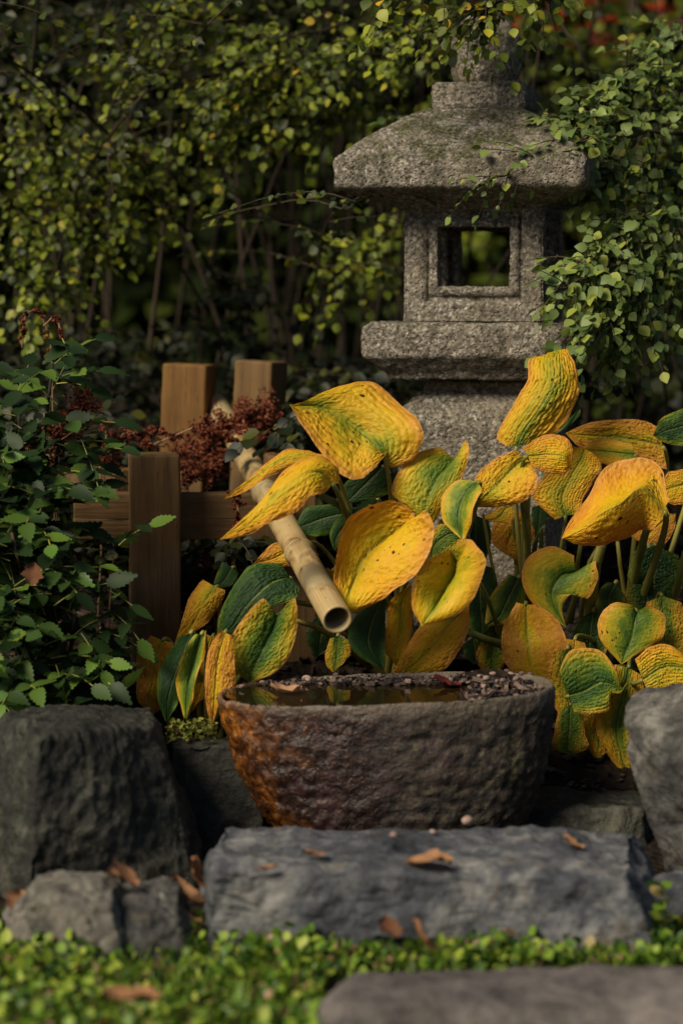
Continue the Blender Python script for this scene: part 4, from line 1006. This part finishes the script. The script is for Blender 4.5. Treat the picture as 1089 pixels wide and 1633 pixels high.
# right shrub overhanging the lantern
shrub('shrub', 'green leaved shrub hanging over the right side of the lantern roof', gp(1.05, 5.1), 4, 1.35, .22, 'ovate', .024, .022, SHRUB_GREEN, 300, SG, 1, .6, towards=(-.22, -.2, 0), twl=.2,
      branches=[([(1110, 210, 4.75), (1010, 215, 4.6), (920, 232, 4.5), (840, 262, 4.45), (768, 290, 4.42)], 1, .021, .12), ([(1110, 110, 4.8), (1010, 140, 4.7), (940, 175, 4.6), (880, 205, 4.5)], 4, .025, .1),
                ([(1110, 170, 4.8), (1030, 180, 4.7), (960, 210, 4.6), (900, 240, 4.5)], 4, .025, .1), ([(1110, 270, 4.75), (1030, 270, 4.65), (970, 285, 4.6)], 4, .025, .1),
                ([(1120, 330, 4.75), (1040, 340, 4.6), (980, 380, 4.5), (920, 430, 4.45)], 4, .025, .1), ([(1110, 400, 4.7), (1030, 430, 4.55), (970, 470, 4.45), (930, 540, 4.42)], 4, .025, .15),
                ([(1110, 420, 4.7), (1050, 450, 4.55), (1010, 500, 4.5), (990, 550, 4.5)], 4, .025, .1), ([(1000, 420, 4.5), (940, 440, 4.45), (880, 468, 4.43)], 1, .025, .2), ([(1110, 30, 4.9), (1050, 80, 4.8), (980, 130, 4.7)], 4, .025, .1)])
shrub('shrub', 'thin stemmed shrub behind the lantern against the orange tree', gp(.72, 6.1), 7, 1.9, .2, 'ovate', .030, .03, SHRUB, 160, SG, 1, .5,
      branches=[([(900, 560, 5.6), (850, 300, 5.5), (838, 150, 5.45), (858, -30, 5.4)], 0), ([(905, 560, 5.6), (860, 300, 5.5), (850, 130, 5.45), (885, -40, 5.4)], 0), ([(890, 560, 5.7), (835, 200, 5.5), (830, -30, 5.45)], 0),
                ([(1089, 620, 5.3), (1040, 480, 5.3), (1000, 360, 5.3), (985, 200, 5.3), (1010, -30, 5.3)], 0), ([(1060, 640, 5.4), (1030, 400, 5.4), (1060, 150, 5.3), (1040, -30, 5.3)], 0), ([(985, 200, 5.3), (930, 90, 5.2), (880, 30, 5.2), (800, -20, 5.2)], 0)])
shrub('shrub', 'broad low shrub with green leaves darkened as in shade behind the right hostas', gp(1.0, 6.1), 8, .5, .5, 'ovate', .045, .035, SHRUB_DARK, 120, SG, 3, .3, spread=.4)  # dim shade put into the leaf colour by using the dark leaf material
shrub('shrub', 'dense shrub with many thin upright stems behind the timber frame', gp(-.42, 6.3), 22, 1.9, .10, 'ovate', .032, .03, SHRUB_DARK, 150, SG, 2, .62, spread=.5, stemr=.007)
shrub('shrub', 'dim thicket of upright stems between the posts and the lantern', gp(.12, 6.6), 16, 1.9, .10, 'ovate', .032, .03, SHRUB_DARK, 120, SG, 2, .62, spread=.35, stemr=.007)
shrub('shrub', 'lime green shrub glowing in the gap beside the lantern box', gp(.95, 7.3), 12, 1.75, .28, 'round', .05, .045, LIME, 120, SG, 3, .1, spread=.6)
shrub('low_plant', 'low dark leaved plant under the rail of the timber frame', gp(-.24, 4.85), 9, .32, .5, 'ovate', .03, .022, SHRUB_DARK, 90, None, 3, .15, spread=.16, stemr=.003, cat='plant', twl=.14)
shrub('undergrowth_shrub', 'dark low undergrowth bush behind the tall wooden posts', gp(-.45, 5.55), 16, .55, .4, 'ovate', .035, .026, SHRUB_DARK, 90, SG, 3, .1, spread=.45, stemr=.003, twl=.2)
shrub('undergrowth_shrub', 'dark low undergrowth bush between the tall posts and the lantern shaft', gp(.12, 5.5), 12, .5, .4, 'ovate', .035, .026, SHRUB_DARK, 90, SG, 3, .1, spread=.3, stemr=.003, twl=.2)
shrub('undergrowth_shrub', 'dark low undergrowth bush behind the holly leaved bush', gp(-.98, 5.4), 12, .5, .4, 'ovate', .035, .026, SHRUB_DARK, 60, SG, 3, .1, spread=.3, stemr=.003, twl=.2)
# far wood: one leafy mass
def mass(name, label, x0, x1, y0, y1, z1, n, size, mat, seed, fn=None, kind='ovate'):
    r = random.Random(seed); it = []
    while len(it) < n:
        x, y = r.uniform(x0, x1), r.uniform(y0, y1); z = gz(y) + (z1 - gz(y)) * r.random()
        p = Vector((x, y, z))
        if fn and not fn(p, r): continue
        d = Vector((r.uniform(-1, 1), r.uniform(-1, 1), r.uniform(-1, .5))); nn = Vector((r.uniform(-.6, .6), -.8 + r.uniform(-.5, .5), r.uniform(0, 1)))
        it.append(frame_m(p, d, nn, size * r.uniform(.6, 1.3)))
    o = joined_leaves(name, it, kind, mat, None); return tag(o, label, None, None, 'stuff')
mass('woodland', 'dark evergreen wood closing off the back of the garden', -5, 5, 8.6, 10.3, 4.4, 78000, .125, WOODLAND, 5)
rt = thing('autumn_tree', 'orange red leaved tree behind the wood at the top edge', 'tree', (1.05, 8.1, gz(8.1)))
mb = MB(); mb.tube([Vector((1.05, 8.1, gz(8.1) - .1)), Vector((1.08, 8.1, 1.2)), Vector((1.02, 8.12, 1.9)), Vector((1.05, 8.1, 2.5))], [.05, .04, .03, .02], 8)
link('trunk', mb.mesh('trunk', BARK, origin=rt.location), rt)
it = []
for _ in range(900):
    v = rv(1); 
    if v.length > 1: continue
    p = Vector((1.0, 8.1, 2.28)) + Vector((v.x * .7, v.y * .45, v.z * .45)); it.append(frame_m(p, rv(), Vector((-.2, -.8, .5)) + rv(.6), .075))
joined_leaves('crown', it, 'round', REDL, rt)

# ================================================================== mahonia
mh = thing('mahonia', 'glossy dark green holly leaved bush beside the timber frame', 'bush', gp(at(70, 1100, 4.2).x, 4.22))
def mahonia():
    items = []; c = mh.location
    stems = [(85, 580, 4.25), (30, 640, 4.2), (95, 700, 4.2), (0, 720, 4.15), (60, 770, 4.1), (95, 840, 4.15), (20, 850, 4.05), (80, 930, 4.05), (120, 980, 4.1), (30, 1000, 4.0), (90, 1040, 4.05), (-30, 930, 4.05), (-40, 780, 4.15)]
    fronds = []
    for (px, py, Y) in stems:
        top = at(px, py, Y); b0 = c + Vector((rng.uniform(-.06, .06), rng.uniform(-.04, .04), -.02))
        mid = b0.lerp(top, .55) + Vector((rng.uniform(-.03, .03), .05, .05))
        pts = [b0.lerp(mid, k / 5).lerp(mid.lerp(top, k / 5), k / 5) for k in range(6)]
        mb = MB(); mb.tube(pts, [.006 * (1 - .5 * k / 5) for k in range(6)], 6)
        link('stem', mb.mesh('stem', BARK, origin=c), mh)
        for k in range(10):
            a = rng.uniform(0, 2 * math.pi)
            fronds.append((pts[-1] + rv(.01) - Vector((0, 0, .01 + .022 * k)), Vector((math.cos(a) * .95, -.35 + math.sin(a) * .7, rng.uniform(.1, .8))), rng.uniform(.07, .12)))
    for (px, py, Y, qx, qy, qY) in [(100, 600, 4.2, 155, 575, 4.2), (90, 590, 4.2, 25, 590, 4.1), (120, 735, 4.2, 185, 685, 4.15), (190, 870, 4.1, 228, 825, 4.1), (150, 960, 4.1, 240, 985, 4.05), (130, 930, 4.1, 215, 930, 4.05), (130, 1010, 4.05, 170, 1060, 4.0), (40, 1030, 4.0, 20, 1110, 3.98), (70, 900, 4.02, 130, 930, 3.98), (130, 700, 4.15, 165, 770, 4.1), (100, 540, 4.25, 110, 560, 4.2), (60, 640, 4.15, 40, 630, 4.1), (30, 980, 4.0, -10, 1040, 3.98), (90, 1060, 4.0, 110, 1120, 4.0)]:
        p, q = at(px, py, Y), at(qx, qy, qY); fronds.append((p, q - p, (q - p).length * 1.0))
    for (p, d, L) in fronds:
        pts = grow(p, d, 6, L / 6, (0, 0, -.45), .05)
        mb = MB(); mb.tube(pts, .0014, 4, False); link('leaf_stalk', mb.mesh('leaf_stalk', STALK, origin=c), mh)
        for k in (2, 4):
            t_ = (pts[k + 1] - pts[k - 1]).normalized(); sd = t_.cross(UPV); sd = sd.normalized() if sd.length > .1 else Vector((1, 0, 0))
            for sg in (-1, 1):
                items.append(frame_m(pts[k], t_ * .5 + sd * sg + rv(.15), UPV * .8 + Vector((-.1, -.55, 0)) + rv(.35), rng.uniform(.036, .055)))
        items.append(frame_m(pts[-1], (pts[-1] - pts[-2]) + rv(.003), UPV * .7 + Vector((0, -.6, 0)) + rv(.3), rng.uniform(.042, .060)))
    # lower dark filling leaves deeper inside
    for _ in range(750):
        px, py = rng.uniform(-60, 190), rng.uniform(700, 1120)
        if px > 40 + (py - 540) * .20: continue
        p = at(px, py, rng.uniform(4.08, 4.4))
        items.append(frame_m(p, rv() + Vector((0, -.2, -.2)), UPV * .6 + Vector((0, -.6, 0)) + rv(.5), rng.uniform(.036, .055)))
    place_leaves(mh, items, 'spiny', MAHONIA, 300, alt=(MAHONIA_YOUNG, 6))
mahonia()

# ================================================================== dried flower heads
DG = 'dried brown flower heads by the timber frame'
def dried(label, paths, seed):
    r = random.Random(seed)
    p0 = at(*paths[0][0][0]); t_ = thing('dried_flower', label, 'dried flower', (p0.x, p0.y, gz(p0.y)), DG)
    for path, rad, n, root in paths:
        P = np.array([list(at(*q)) for q in path]); fine = cat_rom(P, np.linspace(0, 1, 24))
        mb = MB(); pts = [Vector(q) for q in fine]
        if root: pts = [Vector((pts[0].x + r.uniform(-.03, .03), pts[0].y + .02, gz(pts[0].y) - .01)), Vector((pts[0].x, pts[0].y + .01, (pts[0].z + gz(pts[0].y)) / 2))] + pts
        mb.tube(pts, .002, 5); 
        link('stem', mb.mesh('stem', DRYSTEM, origin=t_.location), t_)
        VV, FF = [], []
        subs = []
        for _ in range(max(6, n // 40)):
            k = r.random(); c = Vector(fine[int(k * 23)]); d = Vector((r.gauss(0, 1), r.gauss(0, .8), r.gauss(.15, 1))); d.normalize()
            subs.append((c, d * rad * r.uniform(.5, 1.2)))
        for _ in range(n):
            c, d = r.choice(subs); p = c + d * r.random() + Vector((r.gauss(0, 1), r.gauss(0, 1), r.gauss(0, 1))) * rad * .10
            s = r.uniform(.0025, .006); a = Vector((r.gauss(0, 1), r.gauss(0, 1), r.gauss(0, 1))).normalized(); b_ = a.orthogonal().normalized(); n_ = a.cross(b_)
            bi = len(VV); VV += [p - a * s, p + b_ * s * .6 + n_ * s * .4, p + a * s, p - b_ * s * .6 + n_ * s * .4]; FF += [(bi, bi + 1, bi + 2), (bi, bi + 2, bi + 3)]
        o = link('plume', mesh('plume', off(VV, t_.location), FF, DRIED, False), t_); o['kind'] = 'stuff'
dried('thick rust brown dried plume wrapped round the upper bamboo spout', [([(280, 735, 4.72), (335, 700, 4.76), (390, 672, 4.80), (435, 660, 4.80)], .056, 3400, True), ([(300, 765, 4.68), (340, 740, 4.72), (380, 715, 4.80)], .042, 2200, True), ([(330, 690, 4.76), (390, 672, 4.8), (430, 690, 4.82)], .042, 1800, True), ([(392, 680, 4.70), (375, 690, 4.66), (362, 705, 4.68)], .020, 420, False)], 1)
dried('drooping rust dried plume rising over the top of the holly leaved bush', [([(84, 600, 4.45), (80, 540, 4.45), (60, 497, 4.45), (40, 508, 4.43), (36, 555, 4.42)], .010, 800, True), ([(70, 520, 4.45), (90, 505, 4.45), (98, 535, 4.44)], .009, 300, False)], 2)
dried('rusty dried plume showing through the holly leaved bush', [([(90, 720, 4.35), (110, 680, 4.35), (145, 640, 4.35)], .042, 2200, True), ([(60, 700, 4.25), (40, 720, 4.2), (30, 750, 4.2)], .022, 600, True)], 3)
dried('thin dried stems with sparse brown bits lying against the tall posts', [([(180, 760, 4.62), (185, 720, 4.62), (200, 690, 4.62), (225, 705, 4.6), (262, 712, 4.6)], .018, 900, True), ([(160, 740, 4.6), (170, 700, 4.6), (165, 670, 4.6)], .016, 600, True), ([(195, 700, 4.64), (240, 690, 4.64), (290, 700, 4.64)], .022, 800, False), ([(230, 715, 4.6), (290, 690, 4.6), (350, 665, 4.6)], .016, 600, False)], 4)
dried('dark dried plume hanging over the rail under the bamboo spout', [([(375, 790, 4.44), (380, 820, 4.43), (372, 850, 4.42)], .018, 600, False), ([(340, 900, 4.6), (320, 880, 4.6), (350, 870, 4.6)], .03, 500, True)], 5)

# ================================================================== pebbles, fallen leaves
def pebble_mesh(seed):
    bm = bmesh.new(); bmesh.ops.create_icosphere(bm, subdivisions=2, radius=1)
    for v in bm.verts: v.co = Vector((v.co.x, v.co.y * .8, v.co.z * .62)) * (1 + .25 * fbm(v.co + Vector((seed * 4, 0, 0)), .9, 2))
    return bm_mesh('pebble', bm, PEBBLE)
PM = [pebble_mesh(i) for i in range(4)]
def pebble(px, py, z, s, label, group, i):
    p = at_z(px, py, z); o = link('pebble', PM[i % 4]); o.location = p + Vector((0, 0, s * .35)); o.scale = (s, s, s); o.rotation_euler = (rng.uniform(-.3, .3), rng.uniform(-.3, .3), rng.uniform(0, 6))
    return tag(o, label, 'pebble', group)
zb = .03 + BH
for i, (px, py, s, lb) in enumerate([(832, 1076, .0075, 'pale pink pebble sticking up highest on the basin pebble heap'), (823, 1084, .0075, 'pink pebble below the highest one on the basin pebble heap'), (801, 1087, .0070, 'pink pebble at the near edge of the basin pebble heap'),
                                     (785, 1077, .0075, 'dark pebble'), (775, 1084, .0085, 'dark pebble'), (795, 1074, .008, 'dark pebble'), (808, 1072, .007, 'dark pebble'), (765, 1080, .006, 'dark pebble'), (815, 1077, .007, 'dark pebble'), (845, 1077, .0065, 'dark pebble'), (756, 1074, .006, 'dark pebble'), (790, 1088, .006, 'dark pebble')]):
    if lb == 'dark pebble': pebble(px, py, zb + .004, s, 'small pebble heaped inside the dry end of the basin', 'pebbles heaped in the basin', i)
    else: pebble(px, py, zb + .006, s, lb, 'pebbles heaped in the basin', i)
for i, (px, py, s) in enumerate([(418, 1089, .005), (490, 1085, .010), (535, 1077, .006), (512, 1084, .004), (528, 1083, .005), (386, 1096, .006), (605, 1079, .007), (652, 1077, .006), (690, 1078, .006), (715, 1082, .008), (735, 1076, .007)]):
    pebble(px, py, .03 + WZ + .004, s, 'small pebble lying along the far edge of the basin water', 'pebbles along the basin water', i)
for i, (px, py, s, lb) in enumerate([(745, 1312, .0125, 'rounded brown nut on the back edge of the flat slab'), (628, 1334, .009, 'small tan pebble on the flat slab behind the broad fallen leaf'), (690, 1328, .006, 'tiny pale pebble near the middle of the flat slab'), (138, 1136, .008, 'small tan pebble on the flat top of the dark boulder'), (128, 1138, .006, 'tiny pale pebble on top of the dark boulder beside a tan one')]):
    pebble(px, py, .13 if py > 1200 else at(px, py, 3.86).z, s, lb, None, i)
def fallen_mesh(seed):
    r = random.Random(seed); V, F = [], []; n, m = 9, 6
    for i in range(n):
        t_ = i / (n - 1); w = .42 * math.sin(math.pi * min(1, t_ * .9 + .08)) ** .8 * (1 + .25 * math.sin(t_ * 17 + seed))
        for j in range(m + 1):
            s_ = -1 + 2 * j / m; V.append(Vector((s_ * w, t_ - .5, .22 * s_ * s_ * r.uniform(.6, 1) + .12 * math.sin(t_ * 5 + seed) + .05 * r.uniform(-1, 1))))
    for i in range(n - 1):
        for j in range(m): F.append((i * (m + 1) + j, i * (m + 1) + j + 1, (i + 1) * (m + 1) + j + 1, (i + 1) * (m + 1) + j))
    return mesh('fallen_leaf', V, F, FALLEN)
FM = [fallen_mesh(i) for i in range(5)]
def fallen(p, s, label, i, tilt=(0, 0), rz=None, group='fallen brown leaves'):
    o = link('fallen_leaf', FM[i % 5]); o.location = p; o.scale = (s, s, s * .7); o.rotation_euler = (tilt[0], tilt[1], rng.uniform(0, 6.28) if rz is None else rz)
    return tag(o, label, 'fallen leaf', group)
for i, (px, py, z, s, lb, tl, rz) in enumerate([
    (684, 1376, .133, .070, 'broad pale brown leaf lying in the middle of the flat slab', (.1, 0), 1.5),
    (498, 1362, .136, .040, 'small orange brown leaf on the flat slab toward the dark boulder', (.1, .2), .6),
    (425, 1385, .13, .030, 'tiny tan leaf scrap near the left corner of the flat slab', (0, .2), 2.),
    (912, 1345, .133, .038, 'curled tan leaf near the right end of the flat slab', (.3, .2), 1.),
    (195, 1398, .11, .060, 'orange brown leaf resting on the small pale stones', (.2, -.5), 2.2),
    (135, 1462, .05, .055, 'pale tan leaf stuck upright between the two small stones', (1.1, 0), .3),
    (288, 1412, .06, .045, 'crumpled brown leaf between small grey stone and slab', (.6, .4), .8),
    (306, 1432, .06, .05, 'crumpled tan leaf against the slab end', (.9, .1), 2.5),
    (312, 1392, .09, .05, 'dark red brown leaf behind the slab end', (1.0, .3), 1.2),
    (300, 1475, .03, .045, 'pale leaf at the grass edge beside the slab', (.3, .2), .4),
    (225, 1490, .03, .04, 'small brown leaf at the grass edge below the grey stone', (.3, .1), 1.9),
    (205, 1590, .07, .075, 'wide dull brown leaf lying in the lawn', (.2, .1), 1.3),
    (620, 1480, .06, .045, 'brown leaf at the foot of the slab in the weeds', (.5, .1), .5),
    (672, 1490, .06, .05, 'orange brown leaf upright in the weeds before the slab', (.9, .1), 1.7),
    (30, 1440, .06, .05, 'rust brown leaf on the small rusty stone', (.4, .3), .2),
    (272, 1165, .20, .03, 'small tan leaf on the mossy stone', (.4, .3), .9),
    (52, 915, .0, .042, 'torn pale brown leaf caught in the holly leaved bush', (1.2, .2), .2)]):
    p = at_z(px, py, z) if py > 1170 else at(px, py, 3.96 if py < 1000 else 4.05)
    fallen(p, s, lb, i, tl, rz)
p = at_z(455, 1100, zb - .004); fallen(p, .055, 'reddish brown leaf floating at the front of the basin water', 2, (.15, 0), 1.5)
o = fallen(at_z(712, 1090, zb - .006), .05, 'dark crimson leaf at the front inner rim of the basin', 3, (.2, 0), 1.4)
m = Mat('crimson_leaf'); CRIM = m.bsdf(m.ramp(m.noise(m.coord(), 8), [(.3, (.05, .006, .008)), (.7, (.12, .02, .018))]), .4)
o.data = FM[3].copy(); o.data.materials.clear(); o.data.materials.append(CRIM)

# bark mulch on the bed, moss, ground litter
def scatter_chips():
    VV, FF = [], []; r = random.Random(4)
    for _ in range(5200):
        y = r.uniform(3.95, 6.6); x = r.uniform(-.16 * y - .1, .16 * y + .1)
        if abs(x - basin.location.x) < .33 and y < 4.16: continue
        z = gz(y) + .006; s = r.uniform(.004, .012)
        a = Vector((r.gauss(0, 1), r.gauss(0, 1), r.gauss(0, .35))).normalized(); b_ = a.cross(UPV).normalized(); c = a.cross(b_)
        p = Vector((x, y, z)); bi = len(VV); l, w_, h = s * r.uniform(.8, 2), s * .7, s * .35
        for sx, sy, sz in ((-1, -1, -1), (1, -1, -1), (1, 1, -1), (-1, 1, -1), (-.8, -.7, 1), (.7, -.8, 1), (.8, .7, 1), (-.7, .8, 1)): VV.append(p + a * sx * l + b_ * sy * w_ + c * sz * h)
        FF += [tuple(bi + k for k in f) for f in ((0, 1, 5, 4), (1, 2, 6, 5), (2, 3, 7, 6), (3, 0, 4, 7), (4, 5, 6, 7))]
    tag(link('bark_mulch', mesh('bark_mulch', VV, FF, CHIP, False)), 'bark mulch and litter over the planting bed', None, None, 'stuff')
scatter_chips()
def leafy(name, label, pts, kind, size, mat, kindtag='stuff', lift=(.1, .9)):
    it = []
    for p in pts:
        d = rv(1) + Vector((0, 0, rng.uniform(*lift))); it.append(frame_m(p, d, UPV + rv(.6), size * rng.uniform(.5, 1.25)))
    return tag(joined_leaves(name, it, kind, mat, None), label, None, None, kindtag)
pts = []
while len(pts) < 10500:
    y = rng.uniform(2.45, 3.5); x = rng.uniform(-.17 * y - .1, .17 * y + .1)
    px, py = proj((x, y, 0))
    lim = 1496 if px < 320 else (1528 if px < 700 else 1535)
    if py < lim - 10 and not (px > 1000 and py > 1440): continue
    if px > 515 and 1566 < py < 1690: continue
    if px > 505 and py > 1600 and rng.random() < .4: continue
    clump = .5 + .5 * fbm((x, y, 3), 6, 3)
    if rng.random() > clump * 1.5 - .1: continue
    pts.append(Vector((x, y, rng.uniform(0, .036) * (.3 + clump))))
leafy('ground_cover', 'low clover and weeds growing thickly in the foreground lawn', pts[:2600], 'round', .0145, LAWN)
leafy('lawn_weeds', 'pointed weed leaves mixed through the foreground lawn', pts[2600:9400], 'ovate', .0185, LAWN, lift=(.4, 1.3))
def grass():
    VV, FF = [], []; r = random.Random(8)
    for _ in range(13000):
        y = r.uniform(2.45, 3.5); x = r.uniform(-.17 * y - .1, .17 * y + .1); px, py = proj((x, y, 0))
        if py < (1480 if px < 330 else 1512): continue
        if px > 515 and 1570 < py < 1690: continue
        p = Vector((x, y, -.005)); h = r.uniform(.02, .05); a = r.uniform(0, 6.28); d = Vector((math.cos(a), math.sin(a), 0)); w_ = Vector((-d.y, d.x, 0)) * r.uniform(.0012, .0025); bi = len(VV)
        for k in range(4):
            t_ = k / 3; c = p + UPV * h * (t_ - .25 * t_ * t_) + d * h * .6 * t_ * t_; VV += [c - w_ * (1 - t_ * .9), c + w_ * (1 - t_ * .9)]
        FF += [(bi, bi + 1, bi + 3, bi + 2), (bi + 2, bi + 3, bi + 5, bi + 4), (bi + 4, bi + 5, bi + 7, bi + 6)]
    tag(link('grass', mesh('grass', VV, FF, LAWN)), 'short grass blades of the foreground lawn', None, None, 'stuff')
grass()
# moss cap on the dark stone in the gap
pts = [at(rng.uniform(268, 345), rng.uniform(1150, 1182), rng.uniform(3.97, 4.1)) for _ in range(380)]
leafy('moss', 'yellow green moss and tiny weeds on the dark stone in the gap', pts, 'round', .009, MOSS)
def seedling(px, py, z, h, n, label):
    b = at_z(px, py, z); t_ = thing('weed', label, 'plant', b, 'weeds at the foot of the slab')
    top = b + Vector((rng.uniform(-.01, .01), -.005, h)); mb = MB(); mb.tube([b, b.lerp(top, .5) + Vector((.004, 0, 0)), top], .0013, 5)
    link('stem', mb.mesh('stem', STALK, origin=b), t_)
    for i in range(n):
        p = b.lerp(top, .3 + .7 * i / max(1, n - 1)); a = i * 2.4 + rng.random()
        o = link('leaf', leaf_mesh('ovate', i % 5, LAWN), t_); o.matrix_local = Matrix.Translation(-b) @ frame_m(p, Vector((math.cos(a), math.sin(a) - .3, .35)), UPV + rv(.3), rng.uniform(.018, .03))
seedling(828, 1500, .0, .10, 9, 'slim weed with small paired leaves before the middle of the slab')
seedling(775, 1505, .0, .06, 7, 'short weed beside a slimmer one before the slab')
seedling(912, 1510, .0, .085, 9, 'bright leafy weed before the right end of the slab')
seedling(1060, 1500, .0, .09, 10, 'bright tufted weed under the low blue grey stone')
seedling(320, 1490, .0, .05, 7, 'small weed at the left foot of the slab')
